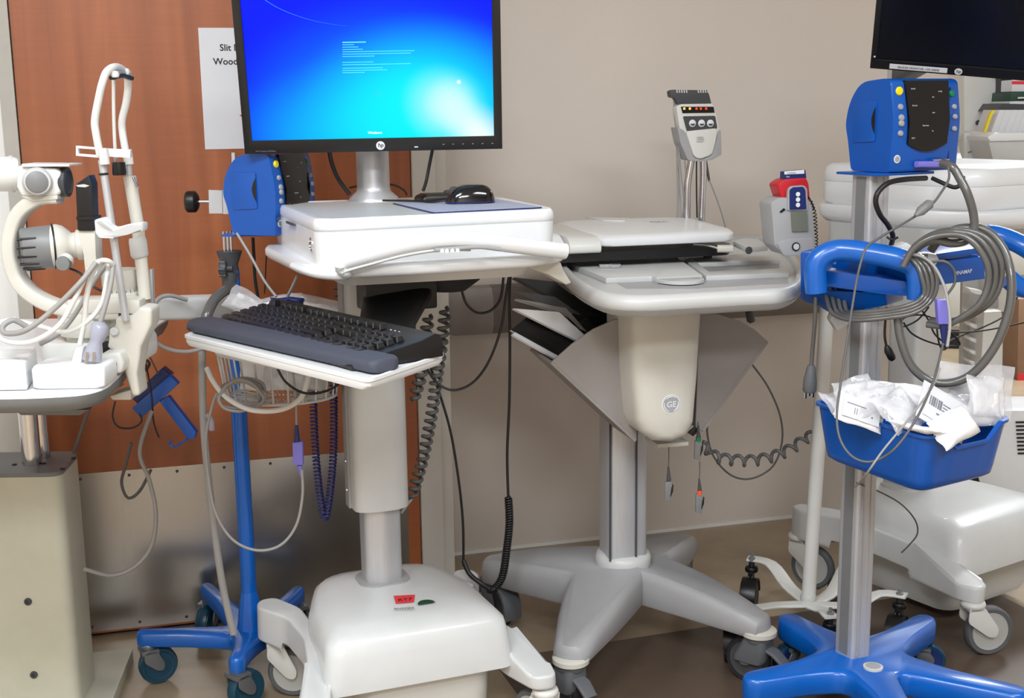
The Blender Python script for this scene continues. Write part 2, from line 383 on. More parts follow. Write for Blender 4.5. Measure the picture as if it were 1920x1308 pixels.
# partition that holds the door: left of the door, above it, and the narrow pier on its right
struct('wall_left', slab2(DB, DU, DN, -1.3, dl - .0325, 0, 2.6, .32), 'wall_white')
struct('wall_partition', slab2(DB, DU, DN, dl - .045, sC, 2.12, 2.6, .32), 'wall_white')
struct('trim_1', slab2(DB + DN * .040, DU, DN, dl - .032, dl - .002, 0, 2.12, .3), 'frame_grey')
struct('trim_2', slab2(DB + DN * .040, DU, DN, dr + .002, sC - .028, 0, 2.12, .06), 'casing', bevel=.003)
struct('trim_3', slab2(DB + DN * .030, DU, DN, sC - .028, sC, 0, 2.12, .34), 'casing', bevel=.003)
door = struct('door_1', slab2(D0, DU, DN, dl, dr, .012, 2.1, .045), 'wood')
pl, pr = sD(173, 1100) - .012, sD(763, 900)
kp = build('kick_plate', slab2(D0 + DN * .0016, DU, DN, pl - .02, pr, .017, .4, .002), M['steel'], door)
for s_ in [pl + .005 + i * (pr - pl - .01) / 7 for i in range(8)]:
    for z_ in (.030, .388):
        sc = MB(); disc(sc, D0 + DU * s_ + ZUP * z_, DU, ZUP, .0035, .0012, 10, off=.0016); build('screw', sc, M['greyd'], kp)
struct('wall_right', MB().box((4.15, 3.2, 1.3), (.1, 11.0, 2.6)), 'wall')
struct('wall_front', MB().box((1.0, -2.25, 1.3), (6.4, .1, 2.6)), 'wall')
struct('wall_side', MB().box((-2.15, 3.2, 1.3), (.1, 11.0, 2.6)), 'wall')
struct('wall_corridor', MB().box((1.0, 8.65, 1.3), (6.4, .1, 2.6)), 'wall')
# paper notice on the door
pn = T('paper_notice', 'white paper notice with black serif lettering taped to the wooden door', 'notice', onD(417, 280, .001), 0)
c0, c1, c2 = onD(371, 52, .001), onD(385, 280, .001), onD(520, 52, .001)
wd = .15; hh_ = (c0 - c1).length; cc = (c0 + c1) / 2 + DU * wd / 2
m = MB(); quad(m, cc, DU, ZUP, wd, hh_, .0006); pn.part('sheet', m, 'paper', world=True)
text('Slit L', onD(412, 95, .002), DU, ZUP, .0145, 'ink', pn.o, Minv=pn.I, bold=.012)
text('Wood', onD(400, 121, .002), DU, ZUP, .0145, 'ink', pn.o, Minv=pn.I, bold=.012)
m = MB(); ctr = onD(470, 222, .002); pts = []
for k in range(10):
    a_ = math.pi / 2 + k * math.pi / 5; rr_ = .026 if k % 2 == 0 else .011; pts.append((math.cos(a_) * rr_, math.sin(a_) * rr_))
m.loft([[ctr + DU * p[0] + ZUP * p[1] for p in pts], [ctr + DU * p[0] + ZUP * p[1] + DN * .0003 for p in pts]]); pn.part('red_star', m, 'red', world=True)
# wall bumper rail
rt = T('bumper_rail', 'grey brown wall bumper rail with a rounded end cap behind the carts', 'handrail', W0 + ZUP * .62, 0)
s0, s1 = sW(925, 600, .07), sW(1650, 600, .07); zb, zt = .618, .748
def railsec(s_):
    prof = [(0, zb + .012), (.02, zb), (.055, zb + .004), (.07, zb + .03), (.07, zt - .03), (.055, zt - .004), (.02, zt), (0, zt - .012)]
    return [W0 + WU * s_ + WN * d + ZUP * z_ for d, z_ in prof]
m = MB(); m.loft([railsec(s0), railsec(min(s1, s_end))]); rt.part('rail', m, 'rail', world=True, bevel=.002)
m = MB(); m.loft([[p.lerp(W0 + WU * s_ + WN * .02 + ZUP * .683, f_) for p in railsec(s_)] for s_, f_ in ((s0 + .001, 0), (s0 - .10, 0), (s0 - .118, .08), (s0 - .128, .3))]); rt.part('end_cap', m, 'rail_cap', world=True)

# ================================================================ WHITE COMPUTER CART (in the middle of the picture)
WC = T('computer_cart', 'white mobile computer cart with a curved front handle, centre of the row', 'cart', (-.272, 2.42, 0), 21)
V = WC.V
# base cover, bulged; side legs; battery tub
def ring(w_, d_, r, z, cx=.01, cy=-.075, dz=0): return [Vector((x, y, z + dz * (1 - ((y - cy) / (d_ / 2)) ** 2))) for x, y in rr2(w_, d_, r, 6, cx, cy)]
def ringt(wf, wb, y0, y1, r, z, cx=.01, n=5):
    pts = rpoly([(cx - wf / 2, y0), (cx + wf / 2, y0), (cx + wb / 2 , y0 + (y1 - y0) * .55), (cx + wb * .36, y1), (cx - wb * .36, y1), (cx - wb / 2, y0 + (y1 - y0) * .55)], [r, r, r * 1.6, r * 1.6, r * 1.6, r * 1.6], n)
    return [Vector((x, y, z)) for x, y in pts]
m = MB(); m.loft([ringt(.372, .36, -.250, .125, .03, .150), ringt(.372, .358, -.250, .125, .035, .17), ringt(.362, .350, -.244, .12, .035, .215), ringt(.352, .335, -.236, .112, .035, .240), ringt(.325, .31, -.225, .10, .04, .254), ringt(.26, .25, -.18, .07, .04, .264), ringt(.16, .15, -.12, .05, .03, .268)])
WC.part('base_cover', m, 'base_white_dim', smooth=50)
m = MB(); m.loft([[Vector((x, y, z)) for x, y in rr2(.27 - i, .27 - i, .04, 5, .025, -.09)] for z, i in ((.150, 0), (.03, .012), (.018, .03))]); WC.part('battery_tub', m, 'white2', smooth=50)
for sx in (-1, 1):
    cx = .01
    def leg(z0, z1, g):
        pts = [(.150, -.10), (.172, -.235), (.196 + g, -.315), (.240 + g, -.320), (.252 + g, -.285), (.205 + g, -.17), (.188 + g, -.06), (.200 + g, .05), (.248 + g, .125), (.238 + g, .165), (.200, .170), (.160, .09)]
        return [Vector((cx + sx * x, y, (z1 if y > -.2 else z1 - .045 * min(1, (-.2 - y) / .08)) if z1 > .15 else z0 + (0 if -.18 < y < .06 else -.012))) for x, y in rpoly(pts, .02, 4)]
    m = MB(); m.loft([leg(.135, .14, 0), leg(.135, .196, -.002)])
    WC.part('side_leg', m, 'base_white_dim', bevel=.006, seg=3, bang=60)
for x, y, yw, zt in ((-.197, .118, -116, .128), (.242, .145, 150, .128), (-.212, -.297, 190, .118), (.236, -.297, 20, .118)):
    caster(WC, x, y, yw, .052, .026, zt, 'white2', 'wheelg', 'rubberg', off=.03, stem=.013)
# column: inner tube, sleeve, collar
m = MB(); m.loft([[Vector((x, y, z)) for x, y in rpoly([(-.036, -.022), (0, -.036), (.04, -.022), (.04, .03), (-.036, .03)], .012, 5)] for z in (.262, .50)]); WC.part('lower_column', m, 'alu')
m = MB(); m.prism(rr2(.104, .09, .03, 5, .002, 0), .258, .2715); WC.part('column_collar', m, 'greyp')
m = MB(); m.prism(rpoly([(-.056, -.035), (-.02, -.047), (.03, -.047), (.056, -.03), (.056, .04), (-.056, .04)], .016, 4), .424, .90); WC.part('column_sleeve', m, 'greyl', bevel=.002)
m = MB(); m.box((-.0585, .012, .66), (.006, .03, .47)); WC.part('side_channel', m, 'greyp', bevel=.001)
for z_ in (.46, .52, .70): WC.part('screw', MB().lathe([(.0035, 0), (.003, .002), (0, .0025)], (-.0615, .012, z_), 10, 'x', Matrix.Rotation(math.pi, 3, 'Z')), 'chrome')
# worktop tray with side wing and lip
def outl(pts, rad, z, sc=1., c=(.075, 0)):
    return [Vector((c[0] + (x - c[0]) * sc, c[1] + (y - c[1]) * sc, z)) for x, y in rpoly(pts, rad, 6)]
tray = [(-.178, -.20), (-.135, -.272), (.02, -.287), (.25, -.275), (.335, -.20), (.345, .16), (.28, .235), (-.12, .235), (-.185, .13), (-.182, .02)]
m = MB(); m.loft([outl(tray, .04, .921, .975), outl(tray, .04, .928, 1.), outl(tray, .04, .938, 1.), outl(tray, .04, .943, .985)]); WC.part('worktop_tray', m, 'white', smooth=50)
m = MB(); m.loft([outl([(-.10, -.20), (.23, -.22), (.29, -.10), (.26, .18), (-.10, .18)], .04, .899, 1), outl([(-.115, -.215), (.25, -.235), (.31, -.10), (.28, .19), (-.115, .19)], .04, .923, 1)]); WC.part('underside_skirt', m, 'white2')
case = [(-.158, -.252), (.292, -.242), (.318, .19), (-.145, .215)]
m = MB(); m.loft([outl(case, [.035] * 4, .94, .99), outl(case, .035, .955, .995), outl(case, .035, 1.0, 1.)]); cb = WC.part('laptop_case', m, 'white', smooth=50)
m = MB(); m.loft([outl(case, .035, 1.0, .992), outl(case, .035, 1.0015, .998), outl(case, .035, 1.004, 1.004), outl(case, .035, 1.016, 1.002), outl(case, .035, 1.0225, .985), outl(case, .03, 1.0225, .93), outl(case, .03, 1.0205, .92)]); WC.part('case_lid', m, 'white', smooth=50)
m = MB(); m.loft([outl(case, .03, 1.0195, .915), outl(case, .03, 1.0209, .915)]); WC.part('lid_inset', m, 'greyl')
for i, (y_, l_) in enumerate(((.135, .07), (-.02, .07))):
    WC.part('vent_slot', MB().box((-.156, y_, .998), (.004, l_, .004)), 'greyd')
# lock on the left flank
lp = V(583, 458, 'x', -.157); m = MB(); m.lathe([(.0125, 0), (.0125, .003), (.009, .004), (.009, .002), (0, .002)], (-.1545, lp.y, lp.z), 18, 'x', Matrix.Rotation(math.pi, 3, 'Z')); lk = WC.part('lock', m, 'chrome')
WC.part('key_slot', MB().box((-.1572, lp.y, lp.z), (.001, .002, .010)), 'black', lk)
# the long curved handle
hp = [(-.176, -.15, .934), (-.158, -.235, .930), (-.118, -.279, .931)] + [tuple(V(px, py, 'y', y_)) for px, py, y_ in ((640, 494, -.290), (700, 475, -.296), (760, 459, -.302), (820, 450, -.306), (880, 449, -.306), (940, 456, -.302), (1000, 464, -.292), (1060, 471, -.275))]
hp = cat(hp, 6); n_ = len(hp)
WC.part('handle', MB().beam(hp, [.022] * n_, [.016 + .013 * min(1, i / (n_ * .45)) for i in range(n_)], r=.48), 'white', smooth=60)
hb = [Vector((p[0] + .0, p[1] + .002, p[2] - .014 - .003 * min(1, i / (n_ * .5)))) for i, p in enumerate(hp)]
WC.part('handle_underside', MB().beam(hb[int(n_ * .30):int(n_ * .72)], .018, .007, r=.4), 'greyl', smooth=60)
ls_ = [V(px, py, 'y', -.318) for px, py in ((815, 469), (850, 466), (900, 463), (938, 467))]
led = WC.part('led_strip', MB().beam(cat(ls_, 4), .006, .007, r=.4), 'greyp')
for px, py in ((829, 470), (838, 470), (848, 469.5), (858, 469)): WC.part('led', MB().lathe([(.003, 0), (.0028, .001), (0, .0014)], V(px, py, 'y', -.321), 10, 'y', Matrix.Rotation(math.pi, 3, 'X')), 'led', led)
# hook at the right end
m = MB(); hk = [V(1035, 487, 'y', -.2), V(1052, 492, 'y', -.2), V(1058, 508, 'y', -.2), V(1072, 530, 'y', -.2), V(1062, 534, 'y', -.2), V(1028, 515, 'y', -.2), V(975, 498, 'y', -.2)]
m.loft([hk, [p + Vector((0, .05, 0)) for p in hk]]); WC.part('side_hook', m, 'cream', bevel=.003)
# black swivel bracket below the worktop and its arm to the keyboard tray
bk = V(840, 530, 'y', -.06); m = MB(); m.lathe([(0, -.045), (.035, -.040), (.062, -.02), (.07, 0)], (bk.x, bk.y, .899), 28); WC.part('swivel_dome', m, 'rubber', smooth=60)
a1 = V(760, 560, 'y', -.08); a2 = V(690, 650, 'y', -.30)
m = MB(); m.box((.03, -.06, .865), (.14, .10, .065)); WC.part('bracket_block', m, 'black', bevel=.006)
m = MB(); m.beam([(.03, -.08, .862), (-.03, -.22, .83), (-.09, -.42, .812)], [.13, .10, .08], [.03, .02, .014]); WC.part('tray_arm', m, 'black', bevel=.002)
# keyboard tray, traced on its own level
ZT = .82
tp = [Z(340, 627, ZT), Z(690, 712, ZT), Z(842, 660, ZT)]
ub = (tp[0] - tp[1]).normalized(); vb = (tp[2] - tp[1]); tp.append(tp[0] + vb * .95 + ub * .02)
rp = rpoly([(p.x, p.y) for p in tp], [.02, .02, .03, .03], 5); cxy = sum((Vector(p) for p in rp), Vector((0, 0))) / len(rp)
def sc2(k, z): return [Vector((cxy.x + (x - cxy.x) * k, cxy.y + (y - cxy.y) * k, z)) for x, y in rp]
m = MB(); m.loft([sc2(.97, ZT - .018), sc2(.99, ZT - .012), sc2(.99, ZT - .006), sc2(1., ZT - .005), sc2(1., ZT), sc2(.985, ZT + .001), sc2(.975, ZT - .002), sc2(.93, ZT - .002)]); kt = WC.part('keyboard_tray', m, 'white', world=True, smooth=45)
m = MB(); e0 = Z(405, 664, ZT - .03); e1 = Z(565, 697, ZT - .03); m.beam([e0 + Vector((.02, .02, 0)), e1 + Vector((.02, .02, 0))], .05, .014); WC.part('slide_out_mouse_tray', m, 'white2', world=True)
# post that carries the monitor
mp_ = V(700, 350, 'y', .17); m = MB(); m.lathe([(.052, 1.0195), (.05, 1.028), (.036, 1.040), (.034, 1.05), (.033, 1.26), (0, 1.262)], (mp_.x, mp_.y, 0), 32); WC.part('monitor_post', m, 'alu', smooth=60)
# red sticker, print and swoosh on the base
def bz(px, py): return V(px, py, 'z', .2685)
m = MB(); q = [bz(738, 1117), bz(778, 1115), bz(776, 1128), bz(742, 1131)]; m.loft([q, [p + ZUP * .0008 for p in q]]); st = WC.part('red_sticker', m, 'redlab')
bq = bz(742, 1128); bd = (bz(776, 1125) - bq)
text('RT7', bq + bd * .12 + ZUP * .001, bd, (bz(738, 1117) - bz(742, 1131)), .012, 'ink', st, bold=.01)
a_, b_ = bz(740, 1144), bz(790, 1141); text('enovate', a_ + ZUP * .0012, b_ - a_, Vector((0, 1, 0)), .014, 'ink', WC.o, xs=.62)
m = MB(); c_ = bz(800, 1131); m.loft([[c_ + Vector((math.cos(t) * .017, math.sin(t) * .018, k)) for t in [math.pi * j / 10 for j in range(11)]] for k in (0, .001)]); WC.part('green_swoosh', m, mat('dark_green_print', (22, 66, 44), .6))

# ---- mouse pad, mouse, scanner cradle
zl = 1.0215
q = [Z(735, 379, 1.0245), Z(812, 397, 1.0245), Z(1019, 387, 1.0245), Z(930, 372, 1.0245)]
q = [Vector((x, y, 0)) for x, y in rpoly([(p.x, p.y) for p in q], .01, 4)]
mpd = T('mouse_pad', 'thin grey blue mouse pad on top of the white cart', 'mouse pad', (q[0].x, q[0].y, zl))
m = MB(); m.loft([[Vector((p.x, p.y, zl)) for p in q], [Vector((p.x, p.y, zl + .002)) for p in q]]); mpd.part('foam_base', m, 'navy', world=True)
c_ = sum(q, Vector()) / len(q); m = MB(); m.loft([[Vector((c_.x + (p.x - c_.x) * .985, c_.y + (p.y - c_.y) * .985, zl + h)) for p in q] for h in (.002, .0026)]); mpd.part('print_surface', m, 'pad', world=True)
c_ = Z(879, 380, zl + .003); ms = T('computer_mouse', 'glossy black computer mouse resting on the mouse pad', 'mouse', (c_.x, c_.y, zl + .0027), 100)
def mring(z, k, h=0): 
    return [Vector((x * k, y * k, z)) for x, y in rpoly([(-.026, -.05), (.026, -.05), (.033, 0), (.028, .045), (-.028, .045), (-.033, 0)], .02, 5)]
m = MB(); R_ = []
for k in range(8):
    t = k / 7; R_.append([Vector((x, y * (1 - .12 * t) - .008 * t, z)) for x, y, z in [(p.x, p.y, p.z) for p in mring(.036 * math.sin(t * math.pi / 2), math.cos(t * math.pi / 2 * .93) ** .6)]])
m.loft(R_); b = ms.part('shell', m, 'blackg', smooth=70)
m = MB(); m.lathe([(0, -.004), (.01, -.004), (.01, .004), (0, .004)], (0, .028, .023), 16, 'x'); ms.part('scroll_wheel', m, 'greyd')
m = MB(); m.loft([mring(0, .99), mring(.004, 1.01)]); ms.part('base_plate', m, 'navy')
ms.part('mouse_cord', MB().tube(cat([(0, .045, .006), (.01, .07, .003), (.05, .10, .003), (.09, .16, .003)]), .002, 8), 'cordb', smooth=60)
c_ = Z(822, 366, zl + .012); sn = T('scanner_cradle', 'flat black cradle with a cable behind the mouse', 'cradle', (c_.x, c_.y, zl), 24)
m = MB(); m.loft([[Vector((x, y, z)) for x, y in rr2(w_, d_, .008, 3)] for w_, d_, z in ((.088, .052, 0), (.09, .054, .006), (.084, .05, .012), (.07, .03, .017))]); sn.part('body', m, 'black')
m = MB(); m.lathe([(.008, 0), (.008, .004), (.005, .006), (0, .006)], (.02, 0, .016), 14); sn.part('socket', m, 'greyd')
q_ = [sn.I @ P(*p) for p in ((793, 358, 2.5), (799, 340, 2.5), (805, 310, 2.5), (812, 275, 2.49))]; sn.part('cable', MB().tube(cat(q_), .0035, 8), 'cordb', smooth=60)

# ---- keyboard and wrist rest on the tray
kz = ZT + .0005
f0, f1, f2 = Z(383, 603, kz + .012), Z(663, 680, kz + .012), Z(803, 650, kz + .012)
ku = (f1 - f0).normalized(); kl = (f1 - f0).length; kn = Vector((-ku.y, ku.x, 0)); kd = .165
KB = T('keyboard', 'black full size keyboard on the swung out white tray', 'keyboard', (f0.x, f0.y, kz), math.degrees(math.atan2(ku.y, ku.x)))
m = MB()
def kprof(x, a=0): return [Vector((x, y, z)) for y, z in ((0 + a, 0), (0 + a, .008), (.022, .014), (.125, .030), (.15, .038), (kd - .006, .036), (kd, .026), (kd, 0))]
m.loft([kprof(0, .006), kprof(.006), kprof(kl - .006), kprof(kl, .006)]); kbb = KB.part('housing', m, 'black', bevel=.0015)
kmesh = {}
def key(x, y, w_, d_=.0155):
    z = .0145 + (y - .022) * .156 if y < .125 else .031 + (y - .125) * .25
    k_ = (round(w_, 4), round(d_, 4))
    if k_ not in kmesh:
        mb = MB(); mb.loft([[Vector((a, b, 0)) for a, b in rr2(w_, d_, .0015, 1)], [Vector((a, b + .0005, .0075)) for a, b in rr2(w_ - .0045, d_ - .0035, .002, 1)]])
        o = build('key', mb, M['black'], KB.o); kmesh[k_] = o.data
    else:
        o = bpy.data.objects.new('key', kmesh[k_]); COL.objects.link(o); o.parent = KB.o
    o.location = (x, y, z); o.rotation_euler = (.155, 0, 0)
sx_ = kl / .455; U = .0185 * sx_; x0 = .013
rows = [(.0335, [1.25, 1.25, 1.25, 6.25, 1.25, 1.25, 1.25, 1.25]), (.0515, [2.25] + [1] * 10 + [2.75]), (.0695, [1.75] + [1] * 11 + [2.25]), (.0875, [1.5] + [1] * 12 + [1.5]), (.1055, [1] * 13 + [2])]
for y, ws in rows:
    x = x0
    for w_ in ws: key(x + w_ * U / 2, y, w_ * U - .0014); x += w_ * U
for g in ((0,), (2, 3, 4, 5), (6.5, 7.5, 8.5, 9.5), (11, 12, 13, 14)):
    for c in g: key(x0 + c * U + U / 2, .132, U - .0014)
xn = x0 + 15 * U + .006
for r, cs in ((.0335, (0, 1, 2)), (.0515, (1,)), (.0875, (0, 1, 2)), (.1055, (0, 1, 2)), (.132, (0, 1, 2))):
    for c in cs: key(xn + (c + .5) * U, r, U - .0014)
xp = xn + 3 * U + .006
for j, r in enumerate((.0335, .0515, .0695, .0875, .1055)):
    for c in range(4):
        if j == 0 and c == 1: continue
        key(xp + (c + .5) * U, r, U - .0014)
for i in range(3): KB.part('indicator', MB().box((xp + .012 + i * .012, .133, .0335), (.003, .0015, .001)), 'label_w')
w0, w1 = Z(345, 612, kz + .008), Z(697, 692, kz + .008)
wu = (w1 - w0).normalized(); wn = Vector((-wu.y, wu.x, 0)); wl = (w1 - w0).length
m = MB(); R_ = []
for s_, k in ((0, .6), (.004, .9), (.012, 1), (wl - .012, 1), (wl - .004, .9), (wl, .6)):
    R_.append([w0 + wu * s_ + wn * (.028 + (y - .028) * k) + Vector((0, 0, kz - w0.z + z * (.5 + .5 * k))) for y, z in rpoly([(0, 0), (0, .017), (.02, .023), (.056, .021), (.056, 0)], .008, 4)])
m.loft(R_); solo('wrist_rest', 'long slate grey foam wrist rest along the front of the keyboard', 'wrist rest', m, 'slate', smooth=60)

# ================================================================ MONITORS
def monitor(name, label, bl, br, tl_dir, H, screen_mat, bez=.018, bot=.024, on=False, depth=.03):
    """bl, br: lower outer corners in the world; tl_dir: upward direction"""
    r = (br - bl).normalized(); u = (tl_dir - tl_dir.dot(r) * r).normalized(); n = r.cross(u); Wd = (br - bl).length
    rot = Matrix((r, -n, u)).transposed()           # local x right, y back (away from viewer), z up
    t = T(name, label, 'monitor', (bl + br) / 2, rot=rot)
    m = MB(); m.prism([(-Wd/2, 0), (Wd/2, 0), (Wd/2, H), (-Wd/2, H)], .004, depth, 'y'); t.part('back_shell', m, 'black', bevel=.004)
    o_ = [(-Wd/2, 0), (Wd/2, 0), (Wd/2, H), (-Wd/2, H)]; i_ = [(-Wd/2 + bez, bot), (Wd/2 - bez, bot), (Wd/2 - bez, H - bez), (-Wd/2 + bez, H - bez)]
    m = MB(); vs = [Vector((x, 0, z)) for x, z in o_ + i_] + [Vector((x, .006, z)) for x, z in o_ + i_]
    fs = [(k, (k+1) % 4, 4 + (k+1) % 4, 4 + k) for k in range(4)] + [(8 + k, 8 + (k+1) % 4, 12 + (k+1) % 4, 12 + k)[::-1] for k in range(4)] + [(k, 8 + k, 8 + (k+1) % 4, (k+1) % 4) for k in range(4)] + [(4 + k, 4 + (k+1) % 4, 12 + (k+1) % 4, 12 + k) for k in range(4)]
    m.add(vs, fs); t.part('bezel', m, 'black', bevel=.001)
    m = MB(); m.box((0, .0045, (bot + H - bez) / 2), (Wd - 2 * bez, .002, H - bot - bez)); t.part('screen', m, screen_mat)
    m = MB(); m.box((0, depth + .01, H * .45), (.12, .03, .12)); t.part('mount_plate', m, 'greyd', bevel=.003)
    return t, Wd
def logo(t, x, z, r):
    m = MB(); disc(m, (x, -.0002, z), (1, 0, 0), (0, 0, 1), r, .0006, 24); o = t.part('round_logo', m, 'label_w')
    text('hp', (x - r * .62, -.001, z - r * .28), (1, 0, .0), (.12, 0, 1), r * .95, 'ink', o, bold=.01)
def screen_on():
    m = bpy.data.materials.new('lit_screen'); m.use_nodes = True; nt = m.node_tree; b = nt.nodes['Principled BSDF']; L = nt.links.new
    b.inputs['Base Color'].default_value = (.003, .003, .003, 1); b.inputs['Roughness'].default_value = .5; b.inputs['Specular IOR Level'].default_value = .08
    tc = nt.nodes.new('ShaderNodeTexCoord'); sx = nt.nodes.new('ShaderNodeSeparateXYZ'); L(tc.outputs['Object'], sx.inputs[0])
    def blob(cx, cz, ax, az, ang=0, soft=1.0):
        mp = nt.nodes.new('ShaderNodeMapping'); mp.vector_type = 'TEXTURE'; mp.inputs['Location'].default_value = (cx, .0, cz); mp.inputs['Rotation'].default_value = (0, ang, 0); mp.inputs['Scale'].default_value = (ax, 1, az)
        fl = nt.nodes.new('ShaderNodeCombineXYZ'); L(sx.outputs[0], fl.inputs[0]); L(sx.outputs[2], fl.inputs[2])
        L(fl.outputs[0], mp.inputs[0]); ln = nt.nodes.new('ShaderNodeVectorMath'); ln.operation = 'LENGTH'; L(mp.outputs[0], ln.inputs[0])
        mr = nt.nodes.new('ShaderNodeMapRange'); mr.interpolation_type = 'SMOOTHSTEP'; mr.inputs[1].default_value = 0; mr.inputs[2].default_value = soft; mr.inputs[3].default_value = 1; mr.inputs[4].default_value = 0
        L(ln.outputs['Value'], mr.inputs[0]); return mr.outputs[0]
    def mix(f, a, c):
        x = nt.nodes.new('ShaderNodeMixRGB'); L(f, x.inputs[0]); L(a, x.inputs[1]); x.inputs[2].default_value = lin(c); return x.outputs[0]
    base = nt.nodes.new('ShaderNodeRGB'); base.outputs[0].default_value = lin((0, 28, 248)); c = base.outputs[0]
    c = mix(blob(.04, .05, .36, .27), c, (0, 150, 255))
    c = mix(blob(.0, .03, .30, .17), c, (0, 205, 255))
    c = mix(blob(.10, .10, .26, .17), c, (0, 240, 255))
    c = mix(blob(.10, .055, .20, .13), c, (0, 240, 255))
    c = mix(blob(.140, .085, .095, .085, .5), c, (170, 242, 255))
    c = mix(blob(.150, .090, .06, .06, .6), c, (200, 248, 255))
    c = mix(blob(.205, .03, .11, .06, .75), c, (235, 250, 255))
    c = mix(blob(.168, .130, .006, .006), c, (255, 255, 245))
    L(c, b.inputs['Emission Color']); b.inputs['Emission Strength'].default_value = 1.0
    return m
M['screen'] = screen_on()
bl, br = P(459, 289, 2.455), P(942, 279, 2.475)
m1, W1 = monitor('computer_monitor', 'wide black monitor glowing bright blue above the white cart', bl, br, P(449, 0, 2.405) - bl, .335, 'screen', on=True, bez=.016, bot=.0255)
logo(m1, .013, .0115, .0085)
def mloc(t, px, py, y=0.003): return t.V(px, py, 'y', y)
for i, (px, py, l_) in enumerate([(642, 79.5, 44)] + [(642, 84 + 4.4 * k, a) for k, a in enumerate((22, 30, 38, 135, 128, 60))] + [(642, 117, 58), (642, 121.5, 128)] + [(642, 128 + 4.2 * k, a) for k, a in enumerate((76, 84, 42))]):
    a, b = mloc(m1, px, py, .0032), mloc(m1, px + l_, py, .0032)
    m = MB(); m.box(((a.x + b.x) / 2, .0033, a.z), (b.x - a.x, .0002, .0011 if i else .002)); 
    o = m1.part('text_line', m, 'screen_txt' if 'screen_txt' in M else M.setdefault('screen_txt', mat('screen_text', (60, 170, 240), .5, var=0, emit=(80, 190, 248), es=.85)))
a = mloc(m1, 690, 251, .0032); M['screen_w'] = mat('screen_white', (240, 240, 250), .5, var=0, emit=(235, 240, 255), es=.9)
text('Windows', a, (1, 0, 0), (0, 0, 1), .005, 'screen_w', m1.o)
a = mloc(m1, 704, 175.5, .0032); text('Log on', a, (1, 0, 0), (0, 0, 1), .003, 'inkg', m1.o)
m = MB(); sw = [mloc(m1, px, py, .0034) for px, py in ((497, 0), (520, 14), (550, 27), (585, 38), (620, 45), (650, 49))]; m.tube(cat(sw, 6), [.0018 * (1 - i / 31) + .0003 for i in range(31)], 6, flat=.1); m1.part('light_streak', m, mat('screen_streak', (60, 150, 255), .5, var=0, emit=(70, 160, 255), es=.95))
for i in range(6): m1.part('bezel_button', MB().box((.135 + i * .019, -.0008, .0115), (.003, .001, .0012)), 'greyp')
text('HP Compaq LA2206xc', (-.228, -.0005, .004), (1, 0, 0), (0, 0, 1), .003, 'inkg', m1.o)
m1.part('bezel_sticker', MB().box((.082, -.0006, .0075), (.007, .0008, .0022)), 'label_w')
m1.part('monitor_cable', MB().tube(cat([m1.I @ P(*p) for p in ((617, 280, 2.52), (622, 305, 2.54), (634, 335, 2.56), (655, 364, 2.57))]), .0045, 8), 'cordb', smooth=60)
bl, br = P(1631, 128, 2.62), P(1985, 157, 2.50)
m2, W2 = monitor('computer_monitor', 'switched off black monitor tilted at the upper right with a white label strip', bl, br, P(1659, 0, 2.52) - bl, .30, 'darkw', bez=.012, bot=.022, depth=.03)
ctr = m2.V(1797, 134, 'y', 0); logo(m2, ctr.x, ctr.z, .0075)
a, b = m2.V(1668, 123, 'y', 0), m2.V(1776, 133, 'y', 0)
m = MB(); quad(m, ((a.x + b.x) / 2, 0, (a.z + b.z) / 2), (1, 0, 0), (0, 0, 1), b.x - a.x, .0115, .0006); o = m2.part('label_strip', m, 'label_w')
text('BEAKER MONITOR: USE 20878', (a.x + .016, -.001, (a.z + b.z) / 2 - .0025), (1, 0, 0), (0, 0, 1), .0048, 'ink', o, xs=.9)
a = m2.V(1640, 106, 'y', 0); m2.part('sticker_dot', MB().lathe([(.002, 0), (.002, .0006), (0, .0008)], (a.x, 0, a.z), 10, 'y', Matrix.Rotation(math.pi, 3, 'X')), 'label_w')
# ================================================================ GREY ECG CART
GE = T('ecg_cart', 'grey and cream ECG trolley with fan shaped side panels and arched base', 'cart', (.23, 2.7, 0), 15)
V = GE.V
def qd(a, c, b, n=8): return [tuple(Vector(a) * (1 - t) ** 2 + Vector(c) * 2 * t * (1 - t) + Vector(b) * t * t) for t in [k / n for k in range(n)]]
FL, FR, BR_, BL_ = (-.205, -.30), (.215, -.285), (.255, .215), (-.245, .185)
def tipp(c, w_):   # two corners of an arm tip, seen from the hub
    d = Vector(c).normalized(); n = Vector((-d.y, d.x)); c = Vector(c)
    return tuple(c - n * w_ + d * .01), tuple(c + n * w_ + d * .01)
def star(sh, zt, drop=.062):
    o = []; w_ = .034 - sh
    arms = [(FL, (.03, -.088 + sh)), (FR, (.125 - sh, .0)), (BR_, (0, .115 - sh)), (BL_, (-.125 + sh, -.04))]
    for i, (c, mid) in enumerate(arms):
        a, b = tipp(c, w_); nx = tipp(arms[(i + 1) % 4][0], w_)[0]
        tc = tuple(Vector(c) + Vector(c).normalized() * (.034 - sh)); o += [a] + qd(a, tc, b, 5)[1:]
        ctrl = Vector(mid) * 1.0 - (Vector(b) + Vector(nx)) * .0
        o += qd(b, tuple(Vector(b) * .42 + ctrl * .7), mid, 7) + qd(mid, tuple(Vector(nx) * .42 + ctrl * .7), nx, 7)
    q = []
    for x, y in o:
        r = math.hypot(x, y) / .42; q.append(Vector((x, y, zt - drop * r * r)))
    return q
m = MB(); m.loft([star(.004, .118, .012), star(0, .124, .012), star(0, .178), star(.006, .193), star(.016, .199)]); GE.part('base_star', m, 'greyp', smooth=55)
m = MB(); m.lathe([(.062, .185), (.064, .200), (.060, .212), (.050, .216)], (0.018, .006, 0), 36); GE.part('column_collar', m, 'greyl', smooth=60)
